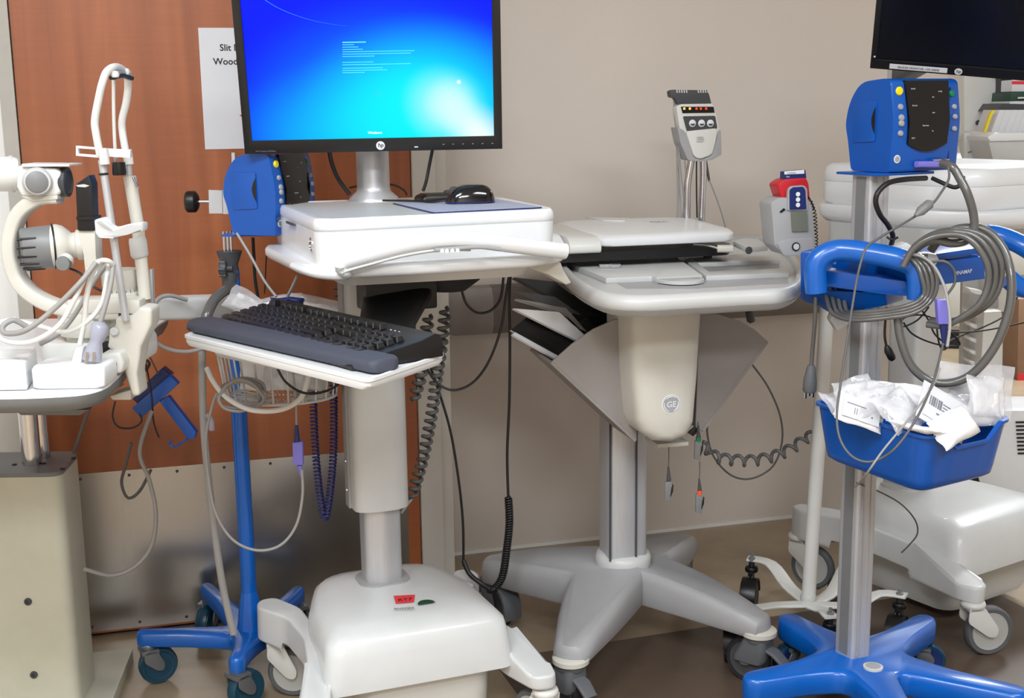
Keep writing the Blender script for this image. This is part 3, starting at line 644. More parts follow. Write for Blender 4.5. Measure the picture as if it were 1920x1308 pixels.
for (x, y), yw, R_, bk_ in ((FL, 20, .05, 'rubberg'), (FR, 35, .05, 'rubberg'), (BR_, 150, .045, None), (BL_, 200, .052, None)):
    c = caster(GE, x, y, yw, R_, .028, .108 if y < 0 else .118, 'rubberg', 'greyd', 'rubber', off=.022, brake=bk_, cap='cream' if y < 0 else None, stem=.015)
    if y < 0:
        A = Matrix.Rotation(math.radians(yw), 3, 'Z'); m = MB()
        m.loft([[Vector((x, y, 0)) + A @ Vector((a, b, z)) for a, b in rr2(w_, d_, .014, 4, 0, dy)] for w_, d_, z, dy in ((.05, .05, .106, 0), (.054, .06, .085, .004), (.052, .075, .06, .012), (.05, .07, .05, .016))]); GE.part('caster_hood', m, 'rubberg', c)
    elif x < 0:
        m = MB(); A = Matrix.Rotation(math.radians(yw), 3, 'Z'); sec = [(math.cos(t) * .064, math.sin(t) * .064) for t in [math.pi * (-.1 + 1.0 * k / 14) for k in range(15)]] + [(math.cos(t) * .056, math.sin(t) * .056) for t in [math.pi * (.9 - 1.0 * k / 14) for k in range(15)]]
        m.loft([[Vector((x, y, 0)) + A @ Vector((xx, a + .022, b + .054)) for a, b in sec] for xx in (-.024, .024)]); GE.part('caster_hood', m, 'rubberg', c)
m = MB(); m.loft([[Vector((x, y, z)) for x, y in rpoly([(-.030, -.035), (.012, -.044), (.062, -.034), (.066, .035), (-.030, .04)], .014, 4)] for z in (.2, .83)]); GE.part('column', m, 'alu')
for x, y in ((-.0285, -.0375), (.031, -.0425)): GE.part('column_groove', MB().box((x, y, .52), (.0035, .004, .62)), 'greyd')
# front shield
sp = [V(1184, 560, 'y', -.25), V(1187, 700, 'y', -.25), V(1195, 790, 'y', -.25), V(1204, 812, 'y', -.25), V(1228, 829, 'y', -.25), V(1262, 831, 'y', -.25), V(1290, 820, 'y', -.25), V(1303, 795, 'y', -.25), V(1311, 700, 'y', -.25), V(1320, 555, 'y', -.25)]
cx_ = sum(p.x for p in sp) / len(sp)
def shr(k, y, dz=0): return [Vector((cx_ + (p.x - cx_) * k, y, p.z + (dz if p.z < .6 else 0))) for p in sp]
m = MB(); m.loft([shr(1, -.10), shr(1, -.232), shr(.97, -.243, .003), shr(.88, -.252, .008), shr(.7, -.258, .014), shr(.4, -.261, .02)]); GE.part('front_shield', m, 'cream', smooth=60)
# round emblem on the shield
lc = V(1258, 757, 'y', -.2605); rlg = .0195
m = MB(); m.loft([[lc + Vector((r * math.cos(2 * math.pi * k / 28), yy, r * math.sin(2 * math.pi * k / 28))) for k in range(28)] for r, yy in ((rlg, .004), (rlg, -.0012))]); lg = GE.part('round_emblem', m, 'label_w')
m = MB(); m.loft([[lc + Vector((r * math.cos(2 * math.pi * k / 28), yy, r * math.sin(2 * math.pi * k / 28))) for k in range(28)] for r, yy in ((rlg * .9, -.0012), (rlg * .9, -.0018))]); GE.part('emblem_field', m, 'greyp', lg)
for a0 in (45, 165, 285):
    pts = [lc + Vector((math.cos(math.radians(a0 + t * 95)) * rlg * .78, -.0022, math.sin(math.radians(a0 + t * 95)) * rlg * .78)) for t in [k / 10 for k in range(11)]]
    GE.part('emblem_curl', MB().tube(pts, [.0004 + .0009 * math.sin(math.pi * k / 10) for k in range(11)], 6), 'label_w', lg)
text('GE', lc + Vector((-rlg * .55, -.002, -rlg * .3)), (1, 0, 0), (.1, 0, 1), rlg * .62, 'label_w', lg, bold=.01)
# fan shaped side bins
yf = -.17
lf = [V(px, py, 'y', yf) for px, py in ((1192, 588), (1150, 600), (1112, 617), (1072, 645), (1036, 677), (1194, 824))]
m = MB(); m.loft([lf, [p + Vector((0, .005, 0)) for p in lf]]); fb = GE.part('fan_panel', m, 'greyfan', bevel=.001)
bk2 = [p + Vector((0, .15, 0)) for p in lf]; m = MB(); m.loft([bk2, [p + Vector((0, .005, 0)) for p in bk2]]); GE.part('back_panel', m, 'greyfan')
a, b = lf[4], lf[5]; m = MB(); q = [a, b, b + Vector((0, .155, 0)), a + Vector((0, .155, 0))]; off_ = Vector((-.004, 0, -.005)); m.loft([q, [p + off_ for p in q]]); GE.part('bin_floor', m, 'greyfan')
rf = [V(px, py, 'y', yf) for px, py in ((1312, 586), (1350, 590), (1388, 602), (1416, 618), (1438, 638), (1316, 806), (1304, 815))]
m = MB(); m.loft([rf, [p + Vector((0, .005, 0)) for p in rf]]); GE.part('fan_panel', m, 'greyfan', bevel=.001)
bk2 = [p + Vector((0, .15, 0)) for p in rf]; m = MB(); m.loft([bk2, [p + Vector((0, .005, 0)) for p in bk2]]); GE.part('back_panel', m, 'greyfan')
a, b = rf[4], rf[5]; m = MB(); q = [a, b, b + Vector((0, .155, 0)), a + Vector((0, .155, 0))]; off_ = Vector((.004, 0, -.005)); m.loft([q, [p + off_ for p in q]]); GE.part('bin_floor', m, 'greyfan')
m = MB(); e_ = [V(px, py, 'y', -.02) for px, py in ((1062, 552), (1320, 560), (1320, 640), (1140, 640), (1066, 606))]; m.loft([e_, [p + Vector((0, .02, 0)) for p in e_]]); GE.part('bin_shade_panel', m, 'black')  # black sheet standing in for the shaded interior behind the booklets
m = MB(); m.box(V(1250, 826, 'y', -.14), (.07, .07, .008)); GE.part('bottom_plate', m, 'cream')
# worktop
op = [V(px, py, 'z', .850) for px, py in ((1026, 462), (1032, 488), (1056, 522), (1088, 548), (1132, 566), (1200, 571), (1300, 566), (1400, 560), (1470, 556), (1500, 543), (1508, 522), (1498, 496), (1478, 474), (1455, 459), (1430, 448))]
cw = sum(op, Vector()) / len(op)
def wo(k, z): return [Vector((cw.x + (p.x - cw.x) * k, cw.y + (p.y - cw.y) * k, z)) for p in cat(op, 3)]
m = MB(); m.loft([wo(.93, .822), wo(.965, .828), wo(.99, .836), wo(.995, .8375)]); GE.part('worktop_underside', m, 'greyl', smooth=60)
m = MB(); m.loft([wo(.99, .838), wo(1., .843), wo(1., .855), wo(.985, .863), wo(.955, .866), wo(.93, .862), wo(.92, .851), wo(.919, .8505)], cap=False); m.loft([wo(.93, .8385), wo(.93, .851)]); GE.part('worktop', m, 'greyl', smooth=60)
# raised panel, compartments
def flat(name, pxs, z0, z1, mt, rad=.008, **k):
    q = [V(px, py, 'z', z1) for px, py in pxs]; rq = rpoly([(p.x, p.y) for p in q], rad, 4); m = MB(); m.loft([[Vector((x, y, z)) for x, y in rq] for z in (z0, z1)]); return GE.part(name, m, mt, **k)
flat('raised_panel', ((1060, 490), (1270, 482), (1318, 516), (1232, 520), (1222, 517), (1136, 521)), .851, .8625, 'greyl', .006, bevel=.002)
flat('front_compartment', ((1152, 528), (1175, 541), (1300, 541), (1478, 531), (1478, 513), (1322, 518)), .8508, .8515, 'greyp', .008)
flat('rear_compartment', ((1302, 494), (1328, 509), (1462, 502), (1460, 489)), .8508, .8515, 'greyp', .008)
flat('divider', ((1282, 486), (1324, 517), (1480, 511), (1476, 503), (1330, 509.5), (1298, 485)), .851, .861, 'greyl', .003, bevel=.002)
flat('rear_ledge', ((1290, 483), (1302, 493), (1462, 487), (1450, 471)), .851, .860, 'greyl', .003, bevel=.002)
m = MB(); h0 = V(1232, 520, 'z', .8635); h1 = V(1316, 516, 'z', .8635); c_ = (h0 + h1) / 2; dd = (h1 - h0) / 2; pr_ = Vector((dd.y, -dd.x, 0)).normalized() * .055
m.loft([[c_ + dd * math.cos(t) * k + pr_ * math.sin(t) * k + ZUP * z for t in [math.pi * j / 14 for j in range(15)]] for k, z in ((1, -.010), (1, -.004), (.95, -.003), (.9, -.008))]); GE.part('finger_catch', m, 'greyl')

# ---- ECG recorder on the worktop
lo = V(1250, 460, 'z', .905); R0 = GE.M @ Vector((lo.x, lo.y, .862))
EC = T('ecg_recorder', 'white lidded ECG recorder lying on the grey trolley worktop', 'medical device', R0, 15)
v = EC.V
x0_, x1_ = v(1080, 480, 'y', -.01).x - .05, v(1418, 470, 'y', -.01).x
m = MB(); m.loft([[Vector((x, y, z)) for x, y in rpoly([(x0_, .012), (x1_ - .06, .012), (x1_ - .03, .06), (x1_ - .02, .27), (x0_, .27)], .015, 4)] for z in (.014, .034)]); EC.part('keyboard_body', m, 'black')
for fx in (x0_ + .04, x1_ - .09):
    for fy_ in (.05, .24): EC.part('rubber_foot', MB().lathe([(.010, .0045), (.010, .014), (0, .014)], (fx, fy_, 0), 12), 'rubber')
m = MB(); q = [v(px, py, 'z', .036) for px, py in ((1085, 472), (1370, 463))]
pass
zl0, zl1 = v(1250, 458, 'y', -.01).z, v(1250, 440, 'y', -.005).z
lx0, lx1 = v(1130, 450, 'y', -.01).x, v(1376, 450, 'y', -.01).x
def lr(g, z, y0=-.01): return [Vector((x, y, z + .012 * (y - y0) / .28)) for x, y in rpoly([(lx0 + g, y0 + g), (lx1 - g, y0 + g), (lx1 + .022 - g, y0 + .06), (lx1 + .01 - g, .25), (lx1 - .06, .29 - g), (lx0 - .0 + g, .29 - g), (lx0 - .035 + g, .24), (lx0 - .02 + g, .06)], .022, 5)]
m = MB(); m.loft([lr(.003, zl0), lr(0, zl0 + .004), lr(.0, zl1 - .004), lr(.006, zl1), lr(.03, zl1 + .002)]); EC.part('lid', m, 'white', smooth=50)
px0 = v(1068, 440, 'y', -.01).x
m = MB(); m.loft([[Vector((x, y, z)) for y, z in rpoly([(-.012, .034), (-.012, .055), (.01, .068), (.23, .078), (.27, .06), (.27, .034)], .012, 4)] for x in (px0, lx0 - .003)]); EC.part('printer_housing', m, 'white2', bevel=.002)
m = MB(); m.loft([[Vector((x, y, z)) for y, z in rpoly([(.01, .034), (.0, .05), (.05, .072), (.23, .078), (.27, .05), (.27, .034)], .012, 4)] for x in (px0 - .05, px0 - .004)]); EC.part('printer_side', m, 'white', bevel=.003)
m = MB(); q = [v(px, py, 'z', zl1 + .012) for px, py in ((1098, 408), (1180, 410), (1172, 415), (1130, 414))]; m.loft([q, [p + ZUP * .002 for p in q]]); EC.part('paper_flap', m, 'white')
a, b = v(1222, 418, 'z', zl1 + .009), v(1244, 417.5, 'z', zl1 + .009); text('MAC', a + ZUP * .002, b - a, (0, 1, 0), .02, 'inkg', EC.o, xs=.7)
m = MB(); q = [v(px, py, 'z', .034) for px, py in ((1375, 462), (1395, 455), (1422, 458), (1440, 470), (1400, 474))]; m.loft([q, [p + ZUP * .012 for p in q]]); cg = EC.part('cable_port', m, 'greyl', bevel=.003)
m = MB(); m.lathe([(.008, 0), (.008, .002), (.005, .003), (0, .002)], v(1399, 468, 'z', .04) + Vector((0, -.012, 0)), 16, 'y', Matrix.Rotation(math.pi, 3, 'X')); EC.part('port_ring', m, 'greyd', cg)
a, b = v(1345, 466, 'z', .036), v(1374, 466, 'z', .036); m = MB(); m.beam([a, b], .02, .016, r=.3); EC.part('connector', m, 'cream')
EC.part('connector_lead', MB().tube(cat([v(1300, 458, 'z', .04), v(1325, 460, 'z', .037), v(1345, 465, 'z', .037)]), .0022, 8), 'cordw', smooth=60)
# small grey clip on the worktop
c_ = Z(1142, 501, .8635); ck = T('small_clip', 'small grey blue plastic clip lying at the left of the trolley worktop', 'clip', (c_.x, c_.y, .8632), 10)
m = MB(); q = [(-.022, -.006), (-.004, -.002), (.006, -.014), (.024, -.01), (.026, .006), (.008, .01), (-.006, .004), (-.02, .012)]; m.prism(rpoly(q, .004, 3), 0, .007); ck.part('clip_body', m, 'greyp', bevel=.0015)
m = MB(); m.prism(rr2(.014, .008, .003, 3, .014, -.003), .007, .0085); ck.part('clip_slot', m, 'greyd')

# ---- acquisition module on its twin post
yM = .27
tp_ = GE.M @ V(1305, 415, 'y', yM)
AM = T('acquisition_module', 'white and dark grey ECG acquisition module with three round buttons on a bent post', 'medical device', (tp_.x, tp_.y, .865), 15)
v = AM.V; y0 = -.02
def pq(pl_, y=y0): return [v(px, py, 'y', y) for px, py in pl_]
def plate(t, name, pl_, mt, y=y0, th=.004, rad=.0, parent=None, bevel=0, **k):
    q = pq2(t, pl_, y); r_ = rpoly([(p.x, p.z) for p in q], rad, 4) if rad else [(p.x, p.z) for p in q]
    m = MB(); m.loft([[Vector((x, y + th, z)) for x, z in r_], [Vector((x, y, z)) for x, z in r_]]); return t.part(name, m, mt, parent, bevel=bevel, **k)
def pq2(t, pl_, y): return [t.V(px, py, 'y', y) for px, py in pl_]
plate(AM, 'body', ((1268, 200), (1276, 195), (1337, 194), (1343, 212), (1351, 250), (1340, 292), (1312, 301), (1290, 298), (1275, 245)), 'white2', y0, .03, .006, bevel=.003)
plate(AM, 'cradle', ((1270, 238), (1282, 244), (1295, 268), (1300, 294), (1314, 300), (1333, 292), (1343, 262), (1349, 243), (1352, 246), (1353, 290), (1335, 300), (1313, 303), (1290, 300), (1276, 268)), 'greyp', y0 - .004, .042, .003, bevel=.002)
plate(AM, 'lower_face', ((1286, 246), (1345, 240), (1343, 262), (1335, 290), (1313, 298), (1302, 294)), 'white2', y0 - .009, .01, .008, bevel=.003)
plate(AM, 'display_strip', ((1277, 200), (1338, 200), (1340, 211), (1280, 212)), 'darkw', y0 - .002, .003)
for px, mt in ((1283, 'amber'), (1293.5, 'amber'), (1306, 'redled'), (1314, 'redled'), (1324, 'redled')): plate(AM, 'display_led', ((px - 1.6, 201.5), (px + 2, 201.5), (px + 2, 205.5), (px - 1.6, 205.5)), mt, y0 - .003, .0015)
plate(AM, 'button_panel', ((1281, 218), (1341, 217), (1345, 240), (1330, 248), (1314, 250), (1300, 249), (1288, 245)), 'greyd', y0 - .0025, .003, .003)
for px in (1298, 1315, 1331.5):
    c_ = v(px, 231, 'y', y0 - .003); m = MB(); m.lathe([(.0085, 0), (.0085, .002), (.007, .003), (0, .003)], c_, 22, 'y', Matrix.Rotation(math.pi, 3, 'X')); b = AM.part('round_button', m, 'label_w')
    AM.part('button_mark', MB().loft([[c_ + Vector((math.cos(t) * .006, yy, math.sin(t) * .005 - .001)) for t in [math.pi + math.pi * k / 8 for k in range(9)]] for yy in (-.003, -.0034)]), 'greyd', b)
lb = v(1312, 262, 'y', y0 - .010)
for i, s_ in enumerate(('CARDIAC', 'CONTROL', 'MODULE')): text(s_, lb + Vector((-.008, 0, .004 - i * .005)), (1, 0, 0), (0, 0, 1), .003, 'ink', AM.o)
plate(AM, 'lead_rack', ((1256, 171), (1262, 168), (1327, 169), (1331, 182), (1334, 194), (1271, 195), (1266, 184), (1258, 182)), 'greyd', y0 + .004, .02, .002, bevel=.001)
for px in [1268 + i * 4.5 for i in range(5)] + [1308 + i * 4.5 for i in range(5)]: plate(AM, 'lead_plug', ((px, 168), (px + 2, 168), (px + 3.2, 174), (px + 1, 174)), 'greyl', y0 + .002, .004)
for pts, r_ in ((((1296, 300), (1289, 345), (1288, 385), (1288, 415)), .009), (((1318, 298), (1318, 340), (1316, 385), (1315, 415)), .009)):
    q = [v(px, py, 'y', 0.0) for px, py in pts]; q[-1].z = 0; AM.part('post', MB().tube(cat(q), r_, 14), 'chrome', smooth=60)
AM.part('post_cable', MB().tube(cat([v(px, py, 'y', -.01) for px, py in ((1306, 300), (1306, 350), (1307, 408))]), .002, 6), 'cordb')
for pts in (((1263, 184), (1268, 260), (1270, 330), (1269, 408)), ((1266, 184), (1271, 260), (1273, 330), (1272, 408)), ((1264, 184), (1272, 270), (1280, 350), (1288, 408)), ((1268, 190), (1269, 270), (1275, 350), (1277, 408)), ((1284, 300), (1286, 330), (1284, 370), (1279, 408))):
    AM.part('lead_wire', MB().tube(cat([v(px, py, 'y', 0) for px, py in pts]), .0018, 6), 'cord', smooth=60)
AM.part('strain_relief', MB().tube([v(1322, 300, 'y', 0), v(1330, 340, 'y', 0)], [.005, .003], 8), 'greyd')
AM.part('patient_lead', MB().tube(cat([v(px, py, 'y', -.005) for px, py in ((1330, 338), (1340, 362), (1352, 395), (1361, 428))]), .002, 6), 'cord', smooth=60)

# ---- brochures in the left bin
def booklet(label, pl_, y, th, mt, cmat, seal=None):
    q = [GE.V(px, py, 'y', yy) for (px, py), yy in zip(pl_, y)]; c = GE.M @ (sum(q, Vector()) / 4); t = T('booklet', label, 'booklet', c, 15, 'booklets in the left bin'); q = [t.I @ (GE.M @ p) for p in q]
    n = (q[1] - q[0]).cross(q[3] - q[0]).normalized(); n = -n if n.y < 0 else n
    m = MB(); m.loft([[p + n * .001 for p in q], [p + n * th for p in q]]); t.part('pages', m, mt, bevel=.0006)
    m = MB(); m.loft([[p + n * -.0006 for p in q], [p + n * .001 for p in q]]); t.part('cover', m, cmat)
    return t
booklet('black booklet with a blue picture leaning out of the left bin', ((958, 618), (1050, 668), (1100, 622), (1000, 584)), (-.10, -.10, -.06, -.06), .006, 'paper', 'black')
booklet('white booklet tucked below the black booklet in the left bin', ((960, 627), (1040, 672), (1060, 664), (975, 615)), (-.105, -.105, -.09, -.09), .006, 'paper', 'paper')
booklet('white plastic wrapped booklet leaning over the black booklet', ((962, 578), (1085, 640), (1096, 628), (1048, 585)), (-.09, -.09, -.07, -.07), .008, 'bagw', 'bagw')
booklet('grey booklet behind the plastic wrapped booklet in the left bin', ((966, 560), (1066, 590), (1100, 622), (1060, 575)), (-.05, -.05, -.045, -.04), .008, 'greyl', 'greyfan')
booklet('dark grey booklet highest in the left bin', ((965, 520), (1060, 572), (1120, 590), (1040, 528)), (-.04, -.04, -.03, -.03), .02, 'greyd', 'black')
booklet('thin black booklet just under the highest one', ((966, 545), (1040, 580), (1090, 590), (1040, 556)), (-.045, -.045, -.04, -.04), .01, 'greyp', 'greyd')
# ================================================================ BLUE VITAL SIGNS STANDS
def star_base(t, ends, hub_r=.075, w_=.052, ztop=.118, th=.04, zin=None, mt='blue', pw=.5, tipz=0):
    """moulded star: arms to the given local ends with concave webs"""
    ends = sorted(ends, key=lambda e: math.atan2(e[1], e[0])); n = len(ends)
    def out(sh, z):
        o = []
        for i, e in enumerate(ends):
            e = Vector(e); d = e.normalized(); nn = Vector((-d.y, d.x)); hw = w_ / 2 - sh
            nx = Vector(ends[(i + 1) % n]); dn = nx.normalized(); bis = (d + dn); bis = bis.normalized() if bis.length > .3 else nn
            if bis.dot(nn) < 0: bis = -bis
            tip = [e - nn * hw * .8, e + d * (hw * .6) - nn * hw * .35, e + d * (hw * .6) + nn * hw * .35, e + nn * hw * .8]
            o += [e * .55 - nn * hw * 1.0] + tip + [e * .55 + nn * hw * 1.0]
            ang = math.acos(max(-1, min(1, d.dot(dn)))); rr_ = (hub_r - sh) * (1 if ang < 1.7 else .8)
            o += [bis * rr_]
        q = []
        for x, y in rpoly([tuple(p) for p in o], .03, 3):
            r = math.hypot(x, y); L_ = sum(Vector(e).length for e in ends) / n; f_ = min(1, r / L_)
            q.append(Vector((x, y, z + tipz * f_)))
        return q
    m = MB(); m.loft([out(.003, ztop - th), out(0, ztop - th + .004), out(0, ztop - .010), out(.004, ztop - .003), out(.011, ztop)]); return t.part('star_base', m, mt, smooth=55)

RS = T('vital_signs_stand', 'blue based rolling stand with square aluminium pole, right side', 'stand', (.69, 2.335, 0), 27)
V = RS.V
ends = []
for px, py in ((1412, 1272), (1478, 1160), (1735, 1162), (1908, 1298)):
    p = RS.I @ Z(px, py, .115); ends.append((p.x, p.y))
p = RS.I @ Vector((.70, 2.06, .1)); ends.append((p.x, p.y))
star_base(RS, ends, .085, .066, .128, .048, tipz=-.006)
for i, (e, yw) in enumerate(zip(ends, (150, 100, -130, 170, 200))):
    d = Vector(e); L_ = d.length - .012; e2 = d.normalized() * L_
    RS.part('caster_socket', MB().lathe([(.017, .068), (.017, .082)], (e2.x, e2.y, 0), 18), 'chrome')
    caster(RS, e2.x, e2.y, yw, .033, .022, .07, 'zinc', 'navy', 'teal', off=.018, stem=.008)
# pole: two faced aluminium extrusion
pc = V(1608, 1236, 'z', .125)
pcx, pcy = pc.x + .012, pc.y + .03
m = MB(); m.loft([[Vector((pcx + x, pcy + y, z)) for x, y in rpoly([(-.022, -.024), (.018, -.030), (.023, -.024), (.023, .026), (-.022, .026)], .005, 3)] for z in (.12, 1.075)]); RS.part('pole', m, 'alu')
for dx in (-.012, .006): RS.part('pole_groove', MB().box((pcx + dx, pcy - .0275, .6), (.003, .003, .94)), 'greyp')
RS.part('pole_channel', MB().box((pcx - .0222, pcy, .6), (.003, .024, .94)), 'greym')
c_ = V(1637, 1249, 'z', .129); m = MB(); m.lathe([(.019, .126), (.019, .1300), (.017, .1306), (0, .1306)], (c_.x, c_.y, 0), 28); RS.part('base_emblem', m, 'greyl')
m = MB(); m.lathe([(.0145, .1306), (.0145, .131), (0, .131)], (c_.x, c_.y, 0), 28); RS.part('emblem_ring', m, 'greyp')
# mounting plate under the monitor
tpz = 1.078
m = MB(); mp2 = [V(px, py, 'z', tpz) for px, py in ((1602, 331), (1682, 335), (1700, 326), (1640, 322))]; m.box((pcx + .035, pcy, tpz - .002), (.14, .11, .005)); RS.part('mounting_plate', m, 'blued', bevel=.002)

# patient monitor
def patient_monitor(label, loc, yaw, s=1.):
    t = T('patient_monitor', label, 'medical device', loc, yaw)
    w_, d_, h_ = .165 * s, .115 * s, .168 * s
    def sec(x, k=1.): 
        pr = rpoly([(-d_ / 2, .0), (-d_ / 2 - .006, h_ * .55), (-d_ / 2 + .006, h_ * .97), (-d_ / 2 + .02, h_), (d_ * .25, h_ * .97), (d_ / 2, h_ * .74), (d_ / 2 + .008, h_ * .5), (d_ / 2, .06), (d_ / 2 - .012, 0)], [.004, .02, .01, .02, .03, .03, .03, .02, .01], 4)
        return [Vector((x, y * k, z)) for y, z in pr]
    m = MB(); m.loft([sec(-w_ / 2, .97), sec(-w_ / 2 + .004), sec(w_ / 2 - .004), sec(w_ / 2, .97)]); body = t.part('housing', m, 'blued', smooth=50)
    def fy(z):
        z = z / h_
        return -d_ / 2 - .006 * min(1, z / .55) + (0 if z < .55 else .012 * (z - .55) / .42)
    def strip(name, outline, mt, off, parent=None):
        m = MB(); off += .0022; a = [Vector((x, fy(z) - off, z)) for x, z in outline]; m.loft([[p + Vector((0, off + .004, 0)) for p in a], a]); return t.part(name, m, mt, parent)
    o = []
    n = 10
    for k in range(n + 1): f_ = k / n; o.append((-.048 * s + .096 * s * f_, .050 * s - .014 * s * math.sin(math.pi * f_)))
    for k in range(7): f_ = k / 6; o.append((.048 * s + .005 * s * f_, .055 * s + (h_ * .975 - .055 * s) * f_))
    for k in range(7): f_ = 1 - k / 6; o.append((-.048 * s - .005 * s * f_, .055 * s + (h_ * .975 - .055 * s) * f_))
    strip('display_face', o, 'darkw', .0022)
    strip('recess_line', [(.058 * s, .002), (.0595 * s, .002), (.0595 * s, h_ * .9), (.058 * s, h_ * .9)], 'navy', .001)
    for i, (tx, x, z) in enumerate((('Systolic', -.042, .148), ('mmHg', .024, .143), ('min', .008, .133), ('Diastolic', -.042, .118), ('bpm', .006, .105), ('Pulse Rate', -.018, .082), ('SpO2', -.042, .060), ('Hz', .006, .072))):
        text(tx, (x * s, fy(z * s) - .0052, z * s), (1, 0, 0), (0, 0, 1), .0026 * s, 'label_w', t.o)
    for x, z, r_, mt in ((-.066, .145, .008, 'yellow'), (-.066, .117, .0055, 'greyp'), (-.066, .098, .006, 'greyp'), (-.066, .088, .006, 'greyp'), (-.066, .070, .0055, 'greyp'), (.062, .140, .0065, 'green'), (.066, .116, .005, 'greyp'), (.066, .098, .005, 'greyp'), (.066, .076, .005, 'greyp')):
        m = MB(); m.lathe([(r_ * s, 0), (r_ * s, .002), (r_ * .8 * s, .004), (0, .0048)], (x * s, fy(z * s), z * s), 18, 'y', Matrix.Rotation(math.pi, 3, 'X')); t.part('button', m, mt)
    m = MB(); m.lathe([(.0075 * s, 0), (.0075 * s, .001), (0, .001)], (-.068 * s, fy(.024 * s), .024 * s), 20, 'y', Matrix.Rotation(math.pi, 3, 'X')); e = t.part('round_emblem', m, 'label_w')
    m = MB(); m.lathe([(.0055 * s, 0), (.0055 * s, .0004), (0, .0004)], (-.068 * s, fy(.024 * s) - .001, .024 * s), 20, 'y', Matrix.Rotation(math.pi, 3, 'X')); t.part('emblem_disc', m, 'greyp', e)
    # printer door on the left flank
    xl = -w_ / 2
    q = [(-.018, .055), (.040, .052), (.040, .128), (-.018, .128)]
    m = MB(); r_ = rpoly([(a * s, b * s) for a, b in q], .003, 3); m.loft([[Vector((xl + .001, a, b)) for a, b in r_], [Vector((xl - .0025, a, b)) for a, b in r_]]); dr_ = t.part('printer_door', m, 'blued', bevel=.0008)
    m = MB(); m.loft([[Vector((xl - .001, -.0185 * s, b * s)) for b in ()] or [Vector((xl - .0026, (-.018 + .010 * math.sin(math.pi * k / 8)) * s, (.068 + .05 * k / 8) * s)) for k in range(9)], [Vector((xl - .003, (-.018 + .010 * math.sin(math.pi * k / 8)) * s, (.068 + .05 * k / 8) * s)) for k in range(9)]]); t.part('door_pull', m, 'black', dr_)
    return t
PM = patient_monitor('blue patient monitor with dark face on the square aluminium pole at the right', RS.M @ Vector((pcx + .074, pcy + .0, tpz + .0015)), 27)
m = MB(); a, b = PM.V(1718, 308, 'y', -.066), PM.V(1782, 308, 'y', -.066); m.beam([a, (a + b) / 2, b], [.012, .014, .010], [.011, .012, .008]); pg = PM.part('probe_connector', m, 'violet', bevel=.001)
m = MB(); m.beam([PM.V(1748, 300, 'y', -.068), PM.V(1778, 299, 'y', -.068)], .006, .004); PM.part('socket_clip', m, 'chrome')

# accessory tray halfway up the pole: side handles, arm, brackets
AT = T('accessory_bracket', 'blue plastic accessory bracket with two open side handles on the right stand', 'bracket', RS.M @ Vector((pcx, pcy, .86)), 27)
q = [P(*a) for a in ((1531, 548, 2.27), (1529, 500, 2.27), (1545, 478, 2.27), (1578, 469, 2.265), (1640, 476, 2.235), (1690, 487, 2.21), (1714, 500, 2.205), (1722, 525, 2.20), (1722, 560, 2.20))]
hl = AT.part('side_handle', MB().beam(cat(q, 5), .040, .036, (0, -1, .2), r=.45), 'blue', world=True, smooth=60)
m = MB(); q = [P(*a) for a in ((1535, 505, 2.30), (1700, 527, 2.235), (1708, 556, 2.235), (1660, 553, 2.25), (1540, 536, 2.30))]
m.loft([q, [p + Vector((.03, .035, 0)) for p in q]]); AT.part('side_web', m, 'blued', world=True, bevel=.004)
m = MB(); q = [P(*a) for a in ((1500, 472, 2.36), (1540, 466, 2.36), (1560, 500, 2.34), (1590, 545, 2.34), (1560, 590, 2.36), (1530, 572, 2.38), (1500, 560, 2.40))]
m.loft([q, [p + Vector((.03, .05, 0)) for p in q]]); AT.part('rear_shell', m, 'blued', world=True, bevel=.005)
m = MB(); q = [P(*a) for a in ((1500, 545, 2.33), (1660, 548, 2.25), (1664, 572, 2.27), (1620, 581, 2.29), (1560, 577, 2.33), (1505, 565, 2.38))]
m.loft([q, [p + Vector((.05, .06, 0)) for p in q]]); AT.part('lower_shell', m, 'blued', world=True, bevel=.004)
# open tray between the handles
m = MB(); a, b, c, d = P(1700, 497, 2.23), P(1846, 480, 2.31), P(1848, 523, 2.31), P(1720, 540, 2.23)
m.loft([[a, b, c, d], [p + Vector((-.03, .06, .0)) for p in (a, b, c, d)]]); bx_ = AT.part('front_tray', m, 'blued', world=True, bevel=.003)
q = [P(1742, 490, 2.245), P(1840, 475, 2.31), P(1830, 462, 2.38), P(1710, 474, 2.34)]; m = MB(); m.loft([q, [p + ZUP * .012 for p in q]]); AT.part('tray_rim', m, 'blued', world=True, bevel=.003)
rx = (P(1846, 480, 2.31) - P(1742, 495, 2.245)).normalized()
text('DINAMAP', P(1789, 517, 2.268), rx, (-.03, 0, 1), .0075, 'label_w', bx_, Minv=None) if False else None
tt = text('DINAMAP', P(1788, 516, 2.268), rx, (0, 0, 1), .0075, 'label_w', AT.o, Minv=AT.I, bold=.01)
# right hand handle
q = [P(*a) for a in ((1835, 452, 2.44), (1850, 440, 2.42), (1885, 446, 2.40), (1925, 465, 2.37), (1955, 490, 2.36), (1955, 520, 2.36), (1920, 540, 2.36), (1890, 522, 2.36))]
AT.part('side_handle', MB().beam(cat(q, 5), .038, .034, (0, -1, .2), r=.45), 'blue', world=True, smooth=60)
q = [P(*a) for a in ((1812, 455, 2.42), (1850, 445, 2.42), (1862, 470, 2.42), (1840, 500, 2.40), (1805, 490, 2.40))]; m = MB(); m.loft([q, [p + Vector((-.01, .03, 0)) for p in q]]); AT.part('cross_arm', m, 'blued', world=True, bevel=.004)
AT.part('clamp_collar', MB().box((0, -.002, .03), (.085, .085, .07)), 'blued', bevel=.006)

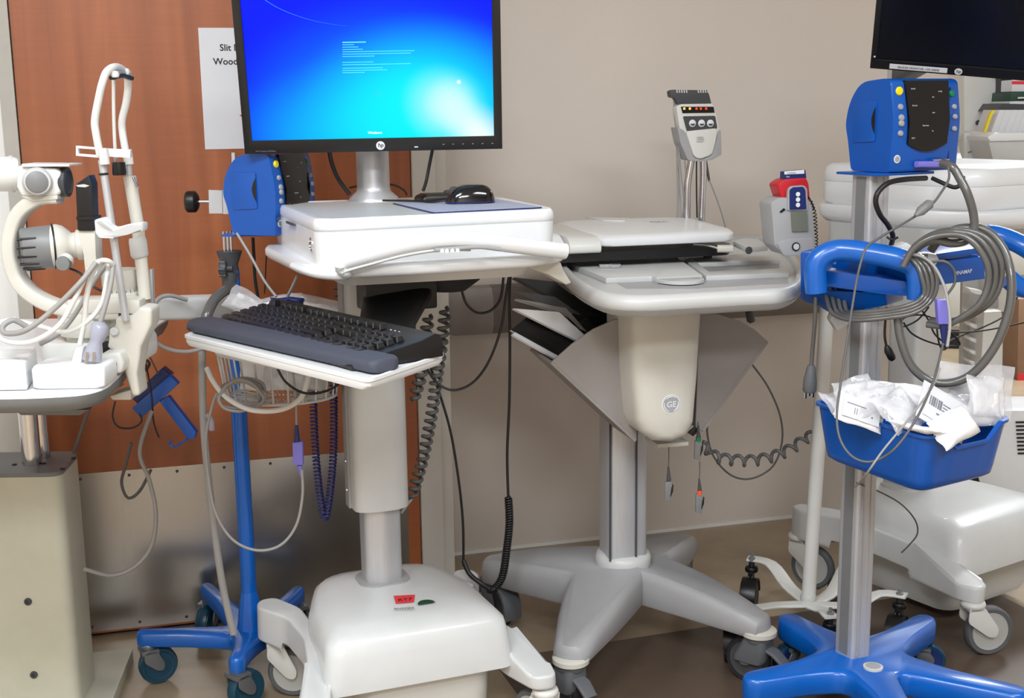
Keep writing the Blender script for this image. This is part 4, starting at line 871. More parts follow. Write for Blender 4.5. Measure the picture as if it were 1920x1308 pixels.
# blue tub on the pole
c3 = [Z(1519, 757, .66), Z(1737, 826, .66), Z(1903, 789, .66)]
c3.append(c3[0] + c3[2] - c3[1])
ctr = sum(c3, Vector()) / 4
TB = T('storage_tub', 'blue plastic storage tub clamped to the square pole, full of clear packages', 'tub', (ctr.x, ctr.y, .56), 27)
cl = [TB.I @ p for p in c3]; cl2 = [(p.x, p.y) for p in cl]
zr = .105; zb_ = 0.0
def tubr(k, z, r=.03, notch=0):
    q = rpoly([(x * k, y * k) for x, y in cl2], r, 5); o = []
    q2 = []
    for i, p in enumerate(q):
        q2.append(p); nxt = q[(i + 1) % len(q)]; L_ = math.hypot(nxt[0] - p[0], nxt[1] - p[1])
        if L_ > .05:
            for j in range(1, 24): q2.append((p[0] + (nxt[0] - p[0]) * j / 24, p[1] + (nxt[1] - p[1]) * j / 24))
    for x, y in q2:
        # notch on the face between corner 1 and 2
        a = Vector(cl2[1]) * k; b = Vector(cl2[2]) * k; ab = b - a; t_ = (Vector((x, y)) - a).dot(ab) / ab.length_squared; dist = abs(ab.x * (y - a.y) - ab.y * (x - a.x)) / ab.length
        dz = 0
        if dist < .006 and .2 < t_ < .85:
            u_ = (t_ - .2) / .65; dz = -notch * min(1, min(u_, 1 - u_) / .22) if 0 <= u_ <= 1 else 0
        o.append(Vector((x, y, z + dz)))
    return o
N_ = .028
m = MB(); m.loft([tubr(.74, .002), tubr(.80, .0), tubr(.86, .006), tubr(.88, .02), tubr(.965, zr - .006, notch=N_), tubr(1.0, zr - .005, notch=N_), tubr(1.0, zr, notch=N_), tubr(.955, zr, notch=N_), tubr(.87, .022), tubr(.84, .008), tubr(.74, .006)]); TB.part('shell', m, 'blued', smooth=50)
m = MB(); pl_ = TB.I @ RS.M @ Vector((pcx, pcy, .6)); m.box((pl_.x, pl_.y, -.006), (.09, .09, .012)); TB.part('support_plate', m, 'greyd', bevel=.002)
# packages in the tub
def crumple(w_, h_, th, amp, seed, nx=14, ny=10):
    rnd = random.Random(seed); ph = [rnd.uniform(0, 6.28) for _ in range(8)]
    def f(u, v): return amp * (math.sin(u * 5 + ph[0] + v * 3) * .5 + math.sin(v * 7 + ph[1] - u * 4) * .35 + math.sin(u * 13 + v * 11 + ph[2]) * .22 + math.sin(u * 23 - v * 17 + ph[3]) * .12)
    vs = []; fs = []
    for s_ in (0, 1):
        for j in range(ny + 1):
            for i in range(nx + 1):
                u, v_ = i / nx, j / ny; edge = min(1, min(u, 1 - u, v_, 1 - v_) * 7)
                vs.append(Vector(((u - .5) * w_ + amp * .3 * math.sin(v_ * 9 + ph[4]), f(u, v_) + (th / 2) * edge * (1 if s_ else -1) + (.0004 if s_ else -.0004), (v_ - .5) * h_ + amp * .3 * math.sin(u * 8 + ph[5]))))
    k = (nx + 1) * (ny + 1)
    for j in range(ny):
        for i in range(nx):
            a = j * (nx + 1) + i; q = (a, a + 1, a + nx + 2, a + nx + 1); fs.append(q); fs.append(tuple(x + k for x in q[::-1]))
    def bd(a, b): fs.append((a, b, b + k, a + k))
    for i in range(nx): bd(i, i + 1); bd(ny * (nx + 1) + i, ny * (nx + 1) + i + 1)
    for j in range(ny): bd(j * (nx + 1), (j + 1) * (nx + 1)); bd(j * (nx + 1) + nx, (j + 1) * (nx + 1) + nx)
    return vs, fs
def packet(label, c, yaw, tiltx, roll, w_, h_, th, amp, seed, mt, name='packet', catg='packet', group='packets in the blue tub', lines=None):
    rot = Matrix.Rotation(math.radians(yaw), 3, 'Z') @ Matrix.Rotation(math.radians(tiltx), 3, 'X') @ Matrix.Rotation(math.radians(roll), 3, 'Y')
    t = T(name, label, catg, c, group=group, rot=rot)
    vs, fs = crumple(w_, h_, th, amp, seed); t.part('wrapper', MB().add(vs, fs), mt, smooth=70)
    if mt == 'bag': 
        vs, fs = crumple(w_ * .7, h_ * .6, th * .5, amp * .6, seed + 50, 8, 6); t.part('contents', MB().add(vs, fs), 'bagw', smooth=70)
    if lines:
        y_ = -(th / 2 + amp * .9 + .0015); lbm = MB(); 
        for x, z, lw, lh in lines: lbm.box((x, y_, z), (lw, .0004, lh))
        vsq = MB(); vsq.box((0, y_ + .0008, 0), (w_ * .8, .0008, h_ * .75)); t.part('printed_label', vsq, 'paper'); t.part('print', lbm, 'inkg')
    return t
def tb(x, y, z): return TB.M @ Vector((x, y, z))
packet('white drawstring packet with a printed slot at the left end of the tub', P(1612, 772, 2.095), 15, -35, 25, .085, .055, .008, .003, 1, 'bagw', lines=[(-.01, .006, .035, .0015), (-.012, -.006, .001, .012), (-.008, -.006, .001, .012), (.02, -.008, .003, .003)])
packet('clear plastic packet heaped at the rear left of the tub', P(1642, 750, 2.113), 20, -40, 5, .10, .07, .012, .006, 2, 'bag')
packet('clear plastic packet with white tubing in the middle of the tub', P(1688, 768, 2.077), 30, -50, -10, .09, .08, .014, .007, 3, 'bag')
packet('white packet lying across the back of the tub', P(1680, 738, 2.141), 10, -60, 14, .10, .06, .008, .004, 4, 'bagw')
packet('light grey packet printed with bar codes leaning in the tub', P(1768, 772, 2.068), 27, -30, 38, .10, .075, .004, .0015, 5, 'paper', lines=[(-.032 + i * .0045, .005, .002 + .001 * (i % 3), .018) for i in range(6)] + [(.005, .010, .022, .002), (.005, .004, .020, .002), (.005, -.002, .022, .002), (.0, -.014, .03, .003), (.03, -.002, .008, .008)])
packet('white crumpled packet bulging out of the notch of the tub', P(1788, 800, 2.027), 30, -35, -12, .10, .055, .018, .004, 6, 'bagw')
packet('clear crinkled packet standing at the right end of the tub', P(1850, 752, 2.113), 27, -15, 10, .09, .085, .014, .006, 7, 'bag')
packet('large clear plastic bag rising behind the other packets', P(1828, 735, 2.195), 20, -8, 8, .17, .10, .008, .006, 8, 'bag')
packet('clear packet lying in the right part of the tub', P(1820, 765, 2.122), 25, -50, 12, .08, .07, .012, .006, 9, 'bag')
packet('white packet lying low in front of the bar coded packet', P(1720, 803, 2.027), 130, -70, 5, .09, .05, .010, .003, 10, 'bagw')
packet('clear packet low at the left rim of the tub', P(1580, 755, 2.150), 20, -60, 0, .07, .06, .010, .004, 11, 'bag')
packet('clear packet with a folded top behind the left packets', P(1600, 735, 2.159), 20, -20, -10, .08, .05, .010, .005, 12, 'bag')

# thermometer unit at the rear left of the bracket
TH = T('thermometer_unit', 'grey wall style thermometer unit with red probe well and small display', 'thermometer', P(1492, 475, 2.52), 12)
plate(TH, 'housing', ((1445, 380), (1462, 370), (1516, 372), (1524, 390), (1530, 455), (1528, 475), (1470, 478), (1452, 460), (1449, 420)), 'greyp', -.03, .06, .006, bevel=.004)
plate(TH, 'lower_lip', ((1456, 456), (1475, 448), (1526, 444), (1530, 478), (1470, 480)), 'greyp', -.034, .01, .005, bevel=.003)
plate(TH, 'probe_well', ((1458, 346), (1472, 336), (1512, 333), (1517, 345), (1519, 372), (1514, 384), (1470, 384)), 'red', -.022, .045, .006, bevel=.003)
plate(TH, 'keypad_column', ((1476, 395), (1478, 356), (1484, 349), (1508, 347), (1514, 354), (1516, 395)), 'greyp', -.034, .01, .004, bevel=.002)
plate(TH, 'keypad', ((1481, 393), (1481, 356), (1487, 351), (1506, 350), (1510, 356), (1512, 392)), 'navy', -.036, .004, .002)
for py in (364, 374, 384): 
    c_ = TH.V(1496, py, 'y', -.0375); TH.part('key', MB().lathe([(.0045, 0), (.0045, .001), (0, .0014)], c_, 16, 'y', Matrix.Rotation(math.pi, 3, 'X')), 'label_w')
plate(TH, 'display', ((1484, 396), (1513, 395), (1515, 433), (1486, 434)), 'lcd', -.0345, .003)
plate(TH, 'latch', ((1462, 397), (1470, 390), (1473, 393), (1465, 399)), 'black', -.032, .004)
c_ = TH.V(1492, 462, 'y', -.035); TH.part('lock_ring', MB().lathe([(.0085, 0), (.0085, .002), (0, .0022)], c_, 20, 'y', Matrix.Rotation(math.pi, 3, 'X')), 'black'); TH.part('lock_face', MB().lathe([(.0062, 0), (.0062, .003), (0, .003)], c_, 20, 'y', Matrix.Rotation(math.pi, 3, 'X')), 'greyl')
TH.part('coiled_probe_cord', MB().tube(coil_pts([TH.W(1517, 372, 2.5), TH.W(1527, 400, 2.51), TH.W(1530, 440, 2.51), TH.W(1529, 470, 2.52)], .0035, 16, 8), .0011, 5), 'cordb', smooth=60)
TH.part('probe_cord', MB().tube(cat([TH.W(1516, 368, 2.5), TH.W(1526, 392, 2.5), TH.W(1518, 388, 2.5)]), .0013, 6), 'cordb')
PB = T('probe_cover_box', 'small white and navy box of probe covers standing in the red well', 'box', P(1490, 338, 2.515), 12)
plate(PB, 'carton', ((1470, 336), (1471, 322), (1510, 318), (1512, 334)), 'navy', -.012, .02)
plate(PB, 'carton_top_panel', ((1471, 327), (1471, 321.5), (1508, 318), (1508, 325.5)), 'label_w', -.0128, .001)
a = PB.V(1475, 326, 'y', -.0132); text('COVIDIEN', a, (1, 0, .02), (0, 0, 1), .003, 'ink', PB.o); a = PB.V(1474, 332.5, 'y', -.0125); text('Filac', a, (1, 0, .02), (0, 0, 1), .003, 'label_w', PB.o)

# ================================================================ WHITE IV POLE STAND
IV = T('iv_pole_stand', 'thin white five legged pole stand behind the square aluminium pole', 'stand', (.663, 2.68, 0), 0)
tp_ = IV.W(1552, 560, 2.69)
IV.part('pole', MB().tube([(0, 0, .10), tp_], .0155, 20), 'white2', smooth=60)
IV.part('pole_foot', MB().lathe([(.017, .10), (.018, .104), (.018, .112), (.016, .116)], (0, 0, 0), 20), 'greyl')
for pts, wc_, yw in ((((1520, 1132), (1480, 1100), (1445, 1056), (1402, 1046)), (1412, 1062), 160), (((1520, 1132), (1460, 1134), (1400, 1140), (1362, 1130)), (1358, 1140), 170), (((1520, 1135), (1545, 1145), (1552, 1150), (1560, 1157)), (1560, 1162), 200), (((1520, 1132), (1600, 1134), (1650, 1112), (1700, 1117)), (1702, 1122), 150), (((1520, 1132), (1560, 1110), (1585, 1065), (1600, 1055)), (1545, 1062), 20)):
    q = [IV.I @ Z(px, py, z) for (px, py), z in zip(pts, (.10, .102, .125, .128))]
    IV.part('leg', MB().beam(cat(q, 4), .034, .007, r=.3), 'white2', smooth=45)
    e = q[-1]; ei = e * .93
    IV.part('leg_bolt', MB().lathe([(.008, .126), (.008, .135), (.004, .136), (.004, .145), (0, .145)], (ei.x, ei.y, 0), 8), 'greym')
    caster(IV, ei.x, ei.y, yw, .044, .034, .112, 'black', 'greyd', 'rubber', off=.02, stem=.008, twin=True)

# ================================================================ SECOND WHITE CART (far right)
C2 = T('computer_cart', 'white computer cart with a green caster pedal, behind the blue stand at the far right', 'cart', (.99, 3.02, 0), 33)
V = C2.V
m = MB(); k2 = 1.12
def r2(wf, wb, y0, y1, r, z): return [Vector((x * k2, y * k2, z)) for x, y in [(p.x, p.y) for p in ringt(wf, wb, y0, y1, r, z, .02)]]
m.loft([r2(.372, .36, -.272, .125, .03, .150), r2(.372, .358, -.272, .125, .035, .17), r2(.360, .350, -.262, .12, .035, .215), r2(.350, .335, -.253, .112, .035, .240), r2(.325, .31, -.235, .10, .04, .254), r2(.26, .25, -.18, .07, .04, .262), r2(.16, .15, -.12, .05, .03, .266)]); C2.part('base_cover', m, 'base_white_dim', smooth=50)
m = MB(); m.loft([[Vector((x, y, z)) for x, y in rr2(.33 - i, .30 - i, .04, 5, .03, -.09)] for z, i in ((.150, 0), (.05, .012), (.03, .03))]); C2.part('battery_tub', m, 'white2', smooth=50)
for sx in (-1, 1):
    def leg(z0, z1, g):
        pts = [(.150, -.10), (.172, -.235), (.196 + g, -.375), (.235 + g, -.385), (.252 + g, -.345), (.215 + g, -.17), (.203 + g, -.06), (.210 + g, .05), (.248 + g, .135), (.238 + g, .18), (.200, .185), (.160, .09)]
        return [Vector((.02 + sx * x * 1.05, y, (z1 if y > -.22 else z1 - .04 * min(1, (-.22 - y) / .1)) if z1 > .15 else z0 + (0 if -.18 < y < .06 else -.012))) for x, y in rpoly(pts, .02, 4)]
    m = MB(); m.loft([leg(.14, .14, 0), leg(.14, .205, -.002)]); C2.part('side_leg', m, 'base_white_dim', bevel=.006, seg=3, bang=60)
for x, y, yw, zt, b in ((-.215, .16, 200, .135, None), (.27, .16, 150, .135, None), (-.215, -.36, -112, .128, 1), (.26, -.36, 20, .12, None)):
    f = caster(C2, x, y, yw, .056, .026, zt, 'white2', 'wheelg', 'rubberg', off=.04, stem=.014)
    if b:
        pb = [C2.V(px, py, 'x', x + .02) for px, py in ((1770, 1105), (1795, 1108), (1836, 1114))]
        pb = [C2.I @ P(px, py, 2.66) for px, py in ((1766, 1104), (1800, 1108), (1838, 1113))]
        C2.part('pedal_arm', MB().beam(pb[:2], .018, .014, r=.4), 'white2', f); C2.part('brake_pedal', MB().beam(pb[1:], .026, .014, r=.4), 'green', f)
m = MB(); m.loft([[Vector((x, y, z)) for x, y in rpoly([(-.05, -.045), (.05, -.045), (.05, .045), (-.05, .045)], .014, 4)] for z in (.26, .90)]); C2.part('column', m, 'greyl')
m = MB(); m.prism(rr2(.13, .11, .04, 5, 0, 0), .262, .272); C2.part('column_collar', m, 'greyl')
def o2(pts, rad, z, k=1.): return [Vector((x * k, y * k, z)) for x, y in rpoly(pts, rad, 6)]
tw = [(-.17, -.12), (-.10, -.26), (.04, -.30), (.22, -.28), (.34, -.16), (.34, .2), (-.17, .2)]
m = MB(); m.loft([o2(tw, .06, .925, .93), o2(tw, .06, .94, .99), o2(tw, .06, .96, 1.), o2(tw, .06, .966, .985)]); C2.part('worktop_tray', m, 'white', smooth=60)
tw2 = [(-.155, -.16), (-.11, -.245), (.19, -.255), (.31, -.17), (.32, .2), (-.155, .2)]
m = MB(); m.loft([o2(tw2, .06, .966, .97), o2(tw2, .06, .975, 1.0), o2(tw2, .06, 1.02, 1.0), o2(tw2, .06, 1.0205, .995)]); C2.part('laptop_case', m, 'white', smooth=60)
m = MB(); m.loft([o2(tw2, .06, 1.021, .995), o2(tw2, .06, 1.024, 1.0), o2(tw2, .06, 1.04, 1.0), o2(tw2, .06, 1.056, .975), o2(tw2, .06, 1.062, .93)]); C2.part('case_lid', m, 'white', smooth=60)
m = MB(); m.loft([o2([(-.17, -.16), (.2, -.18), (.2, .15), (-.17, .15)], .03, z, 1) for z in (.86, .925)]); C2.part('underside_skirt', m, 'greyl')
mm_ = C2.I @ P(1800, 150, 2.62); m = MB(); m.tube([(.02, .10, 1.05), (.02, .10, 1.30)], .03, 20); C2.part('monitor_post', m, 'greyl', smooth=60)
m = MB(); m.beam([(.02, .10, 1.27), C2.I @ P(1830, 60, 2.63)], .05, .04); C2.part('monitor_arm', m, 'greyd')

# ================================================================ CORRIDOR ON THE FAR RIGHT
def at(px, py, y): return P(px, py, y)
RK = T('file_rack', 'white file rack with black post holding papers and binders, upper right', 'rack', P(1870, 300, 3.6), 0)
def wq(t, name, pl_, y, th, mt, parent=None, bevel=0):
    q = [P(px, py, y) for px, py in pl_]; m = MB(); m.loft([q, [p + Vector((0, th, 0)) for p in q]]); return t.part(name, m, mt, parent, world=True, bevel=bevel)
wq(RK, 'side_panel', ((1808, 90), (1880, 90), (1880, 195), (1870, 210), (1868, 250), (1808, 250)), 3.75, .03, 'white2')
wq(RK, 'black_post', ((1878, 80), (1897, 80), (1897, 196), (1876, 198)), 3.7, .04, 'black')
wq(RK, 'shelf', ((1880, 194), (1990, 197), (1990, 206), (1870, 208)), 3.6, .2, 'greyd')
wq(RK, 'paper_tray', ((1852, 262), (1870, 252), (1990, 252), (1990, 306), (1862, 304)), 3.45, .25, 'greyl', bevel=.01)
wq(RK, 'tray_rim', ((1850, 256), (1868, 248), (1990, 248), (1990, 262), (1856, 266)), 3.44, .27, 'white', bevel=.008)
wq(RK, 'low_panel', ((1808, 250), (1868, 248), (1855, 304), (1808, 304)), 3.6, .02, 'white2')
wq(RK, 'door_seam', ((1816, 285), (1841, 275), (1841, 277), (1816, 287)), 3.595, .004, 'greym')
RK.part('panel_hole', MB().lathe([(.008, 0), (.008, .002), (0, .002)], RK.W(1834, 230, 3.745), 14, 'y', Matrix.Rotation(math.pi, 3, 'X')), 'greyd')
for lab, pl_, mt, y in (('red topped binder lying highest on the black shelf', ((1898, 150), (1990, 150), (1990, 172), (1897, 172)), 'paper', 3.62), ('dark green binder in the middle of the shelf stack', ((1896, 173), (1990, 173), (1990, 192), (1894, 190)), mat('binder_green', (14, 62, 44), .5), 3.61), ('white folder below the green binder', ((1893, 190), (1990, 188), (1990, 197), (1893, 196)), 'paper', 3.6)):
    q = [P(px, py, y) for px, py in pl_]; m = MB(); m.loft([q, [p + Vector((0, .16, 0)) for p in q]]); t = T('binder', lab, 'binder', (q[0] + q[2]) / 2, group='binders on the black shelf'); t.part('cover', m, mt, world=True, bevel=.002)
    if 'red' in lab: wq(t, 'spine_strip', ((1898, 152), (1990, 152), (1990, 158), (1898, 158)), y - .001, .003, 'redlab')
    if 'green' in lab: wq(t, 'spine_print', ((1909, 182), (1925, 182), (1925, 184), (1909, 185)), y - .001, .003, 'label_w')
for i in range(7):
    x = 1872 + i * 12; q = [P(px, py, 3.5) for px, py in ((x - 14, 250), (x + 2, 206), (x + 14, 206), (x - 2, 250))]; m = MB(); m.loft([q, [p + Vector((0, .12, 0)) for p in q]])
    solo('paper_folder', ('leftmost', 'second from left', 'third from left', 'fourth from left', 'fifth from left', 'sixth from left', 'rightmost')[i] + ' white paper folder leaning in the grey tray', 'folder', m, 'paper', 'leaning folders in the grey tray', bevel=.001)
q = [P(px, py, 3.49) for px, py in ((1845, 248), (1856, 214), (1862, 206), (1866, 208), (1860, 216), (1849, 248))]; m = MB(); m.loft([q, [p + Vector((0, .012, 0)) for p in q]]); solo('yellow_folder', 'thin yellow folder at the left end of the leaning folders', 'folder', m, 'yellow')
# drawers and white station further back
CB = T('drawer_cabinet', 'pale drawer cabinet standing in the corridor behind the hoses', 'cabinet', Z(1850, 690, 0), -14)
CB.M = CB.o.matrix_world.copy()
cu_ = Vector((math.cos(math.radians(-14)), math.sin(math.radians(-14)), 0))
CO = Z(1779, 655, 0)
def cbx(s0, s1, z0, z1, n0, th): 
    nn = Vector((cu_.y, -cu_.x, 0)); m = MB(); q = [CO + cu_ * s0 + nn * n0, CO + cu_ * s1 + nn * n0, CO + cu_ * s1 + nn * (n0 - th), CO + cu_ * s0 + nn * (n0 - th)]
    return m.loft([[Vector((p.x, p.y, z)) for p in q] for z in (z0, z1)])
CB.part('carcass', cbx(-.3, .55, .10, .95, 0, .5), 'greyl', world=True)
CB.part('toe_kick', cbx(-.3, .55, .0, .10, -.03, .4), 'black', world=True)
for i, (z0, z1) in enumerate(((.12, .36), (.38, .58), (.60, .80), (.82, .94))):
    for s0, s1 in ((-.29, .12), (.135, .54)): CB.part('drawer_front', cbx(s0, s1, z0, z1, .016, .018), 'counter', world=True, bevel=.003)
BK = T('panel_cabinet', 'brown sided cabinet at the right edge behind the blue handle', 'cabinet', Z(1925, 680, 0), 0)
q = [P(px, py, 5.4) for px, py in ((1910, 560), (2010, 560), (2010, 672), (1910, 668))]; q[2].z = q[3].z = 0; m = MB(); m.loft([q, [p + Vector((0, .4, 0)) for p in q]]); BK.part('carcass', m, 'brownp', world=True, bevel=.004)
BK.part('toe_strip', MB().loft([[p + Vector((0, -.003, 0)) for p in (q[3], q[2], q[2] + ZUP * .03, q[3] + ZUP * .03)], [p + Vector((0, 0, 0)) for p in (q[3], q[2], q[2] + ZUP * .03, q[3] + ZUP * .03)]]), 'redlab', world=True)
ST = T('supply_station', 'white supply station with scalloped side bins seen between the hoses', 'station', P(1830, 720, 3.9), 0)
wq(ST, 'rear_panel', ((1806, 470), (1848, 470), (1838, 760), (1800, 760)), 4.0, .02, 'greyl')
wq(ST, 'front_column', ((1845, 584), (1880, 582), (1882, 640), (1880, 760), (1834, 760)), 3.85, .12, 'white2', bevel=.01)
wq(ST, 'upper_box', ((1846, 520), (1902, 500), (1900, 585), (1850, 585)), 3.95, .1, 'white2', bevel=.01)
wq(ST, 'grey_socket', ((1857, 560), (1873, 556), (1873, 578), (1857, 580)), 3.94, .02, 'greyp', bevel=.004)
for py in (540, 582, 605, 632, 655, 675):
    q = [(1816, py), (1822, py + 8), (1832, py + 12), (1842, py + 13), (1842, py + 5), (1832, py + 3)]; q = [P(a, b, 3.9) for a, b in q]; m = MB(); m.loft([q, [p + Vector((0, .06, 0)) for p in q]]); ST.part('bin_lip', m, 'white', world=True, bevel=.003)
# white slotted bin at the right edge
WB = T('slotted_bin', 'white equipment housing with black vent slots at the right edge', 'equipment', Z(1905, 970, 0), 0)
q = [P(px, py, 3.45) for px, py in ((1770, 768), (1990, 768), (1990, 960), (1800, 930))]; m = MB(); m.loft([q, [p + Vector((.03, .18, 0)) for p in q]]); WB.part('housing', m, 'white', world=True, bevel=.012)
for i in range(9): wq(WB, 'vent_slot', ((1905 + i * .5, 790 + i * 7.3), (1960, 789 + i * 7.3), (1960, 792 + i * 7.3), (1905 + i * .5, 793 + i * 7.3)), 3.445, .003, 'black')
q = [P(px, py, 3.42) for px, py in ((1820, 885), (1832, 884), (1838, 905), (1826, 908))]; m = MB(); m.loft([q, [p + Vector((0, .03, 0)) for p in q]]); WB.part('black_catch', m, 'black', world=True, bevel=.002)
for x in (.0, .5):
    pass
WB.part('floor_pedestal', MB().box(WB.I @ Vector((1.70, 3.55, .14)), (.3, .16, .28)), 'white2', bevel=.01)
# wall switch behind the pole
sw_ = onW(1600, 372, .006); t = T('wall_switch', 'small white wall switch plate beside the square pole', 'switch', sw_, math.degrees(math.atan2(WU.y, WU.x)))
m = MB(); m.box((0, -.0, 0), (.04, .008, .03)); t.part('switch_plate', m, 'white', bevel=.002); t.part('rocker', MB().box((0, -.005, 0), (.012, .004, .02)), 'white2')
# ================================================================ LEFT BLUE STAND
LS = T('vital_signs_stand', 'blue rolling stand with round blue pole in front of the wooden door', 'stand', (Z(471, 1190, .09).x, 2.56, 0), 0)
V = LS.V
ends = []
for px, py in ((268, 1200), (388, 1112), (560, 1118)):
    p = LS.I @ Z(px, py, .10); ends.append((p.x, p.y))
p = LS.I @ Z(444, 1262, .085); ends.append((p.x, p.y)); ends.append((.13, .02))
star_base(LS, ends, .05, .042, .100, .034, tipz=.024)
for i, (e, yw) in enumerate(zip(ends, (-60, 170, 30, -40, -60))):
    d = Vector(e); e2 = d.normalized() * (d.length - .01)
    LS.part('caster_socket', MB().lathe([(.016, .088), (.017, .090), (.017, .095), (.014, .10)], (e2.x, e2.y, 0), 18), 'chrome')
    caster(LS, e2.x, e2.y, yw, .041, .028, .092, 'zinc', 'teal', 'teal', off=.018, stem=.008)
LS.part('pole', MB().tube([(0, 0, .09), (0, 0, .885)], .0165, 24), 'blue', smooth=60)
LS.part('pole_socket', MB().lathe([(.030, .105), (.027, .125), (.0215, .17), (.017, .19)], (0, 0, 0), 28), 'blue', smooth=60)
a = V(441, 470, 'y', 0).z; b = V(441, 514, 'y', 0).z
LS.part('funnel_collar', MB().lathe([(.0175, b - .03), (.0185, b), (.0175, b + .012), (.0165, b + .02), (.025, a - .004), (.026, a), (.012, a)], (-.002, 0, 0), 28), 'greyd', smooth=50)
m = MB(); kc = V(418, 503, 'y', -.02); m.lathe([(0, -.006), (.015, -.006), (.017, 0), (.015, .008), (.006, .009), (.006, .02)], kc, 20, 'x'); LS.part('hand_knob', m, 'greyd')
for k in range(6): LS.part('knob_lobe', MB().lathe([(.0035, -.006), (.0035, .007)], kc + Vector((0, math.cos(k * math.pi / 3) * .0155, math.sin(k * math.pi / 3) * .0155)), 8, 'x'), 'greyd')
for dx in (-.007, 0, .007): LS.part('inner_rod', MB().tube([(dx - .004, 0, a - .002), (dx - .004, 0, a + .04)], .003, 10), 'chrome')
zp = V(450, 437, 'y', 0).z
LS.part('mounting_plate', MB().box((.06, 0, zp), (.13, .10, .004)), 'blued', bevel=.001)
m = MB(); q = [P(434, 286, 2.53), P(440, 286, 2.53), P(444, 440, 2.53), P(436, 440, 2.53)]; m.loft([q, [p + Vector((0, .004, 0)) for p in q]]); LS.part('back_bracket', m, 'alu', world=True)
PM2 = patient_monitor('blue patient monitor partly hidden under the lit computer screen, on the round blue pole', LS.M @ Vector((.088, -.0, zp + .0025)), 70, .96)
CLP = T('pole_clamp', 'small grey metal clamp with a black screw knob beside the left patient monitor', 'clamp', P(412, 400, 2.56), 0)
wq(CLP, 'clamp_plate', ((391, 356), (416, 357), (417, 400), (392, 400)), 2.52, .006, 'alu'); wq(CLP, 'clamp_plate', ((417, 356), (438, 356), (439, 401), (418, 401)), 2.515, .03, 'alu')
CLP.part('screw_rod', MB().tube([CLP.W(368, 378, 2.54), CLP.W(394, 378, 2.54)], .0035, 10), 'chrome')
m = MB(); c_ = CLP.W(361, 378, 2.54); m.lathe([(0, -.013), (.019, -.013), (.022, -.009), (.022, .006), (.015, .011), (.006, .013)], c_, 14, 'x'); CLP.part('screw_knob', m, 'black', bevel=.001)
# wire basket with hose and packets
bc = P(528, 740, 2.40)
BW = T('wire_basket', 'oval grey wire basket on the round blue pole below the keyboard tray', 'basket', bc, 0)
def oval(a, b, z, n=40): return [Vector((math.cos(2 * math.pi * k / n) * a, math.sin(2 * math.pi * k / n) * b, z)) for k in range(n)]
for a_, z in ((1, .125), (.97, .09), (.86, .0), (.80, .0)): BW.part('basket_ring', MB().tube(oval(.125 * a_, .10 * a_, z), .003 if z < .12 else .004, 8, closed=True), 'greyl')
for k in range(24):
    t = 2 * math.pi * k / 24; o_ = Vector((math.cos(t) * .125, math.sin(t) * .10, .125)); i_ = Vector((math.cos(t) * .107, math.sin(t) * .086, 0)); i2 = Vector((math.cos(t) * .03, math.sin(t) * .02, -.004))
    BW.part('basket_wire', MB().tube([o_, i_, i2], .0021, 6), 'greyl')
def bw(x, y, z): return BW.M @ Vector((x, y, z))
for i, (lab, c, yw, tx, rl, w_, h_, th, am, mt) in enumerate((('clear plastic packet lying low in the wire basket', (.03, -.03, .05), 10, -30, 5, .11, .07, .02, .005, 'bag'), ('white packet standing at the back of the wire basket', (-.03, -.02, .06), -10, -20, 0, .09, .09, .015, .004, 'bagw'), ('grey padded packet in the right half of the wire basket', (.06, -.01, .06), 30, -10, 10, .08, .09, .02, .004, 'greyl'),
    ('pointed clear bag sticking up left of the keyboard', (-.06, .02, .175), 20, 10, 35, .09, .05, .008, .005, 'bag'), ('clear bag folded behind the left end of the keyboard', (-.02, .03, .165), 10, -20, -6, .13, .05, .010, .006, 'bag'), ('clear bag behind the middle of the keyboard', (.09, .03, .155), -8, -10, 8, .16, .06, .010, .006, 'bag'))):
    packet(lab, bw(*c), yw, tx, rl, w_, h_, th, am, 30 + i, mt, group='packets in the wire basket')
solo('blue_cuff', 'crumpled blue fabric cuff behind the top edge of the keyboard', 'cuff', MB().add(*(lambda vf: ([Vector(v) + P(538, 566, 2.36) for v in vf[0]], vf[1]))(crumple(.065, .018, .016, .005, 77))), 'navy', smooth=70)
# hoses and cables on the left
cable('grey_hose', 'thick grey hose arching over the left end of the keyboard', ((436, 540, 2.47), (420, 546, 2.44), (402, 562, 2.41), (388, 590, 2.38), (382, 615, 2.38), (381, 650, 2.40)), .0105, 'hose', 'hose', n=12)
cable('grey_hose', 'flat grey hose hanging from the keyboard tray down to the left blue base', ((379, 640, 2.40), (379, 700, 2.40), (382, 800, 2.40), (391, 900, 2.40), (403, 1000, 2.40), (418, 1100, 2.40), (438, 1188, 2.40)), .0075, 'cord', 'hose', n=12)
lp_ = []
for k in range(46):
    t = k / 45 * 2 * math.pi * 4.3; r_ = .036 + .004 * math.sin(k * 1.7); cpt = P(455, 738, 2.30); lp_.append(cpt + Vector((r_ * math.cos(t) * 1.15, .012 * math.sin(t * .23) - .01 * k / 45, r_ * math.sin(t) * (.75 + .1 * math.sin(k)))))
solo('coiled_grey_cable', 'grey cable looped in a small coil under the keyboard tray', 'cable', MB().tube(cat(lp_, 4), .0032, 8), 'cord', smooth=60)
cable('grey_tube', 'light grey tube curving around the bottom of the wire basket', ((388, 690, 2.32), (400, 715, 2.30), (425, 745, 2.28), (470, 768, 2.27), (525, 768, 2.27), (562, 748, 2.28), (576, 715, 2.29), (578, 690, 2.31)), .0050, 'cordw', 'tube', n=10)
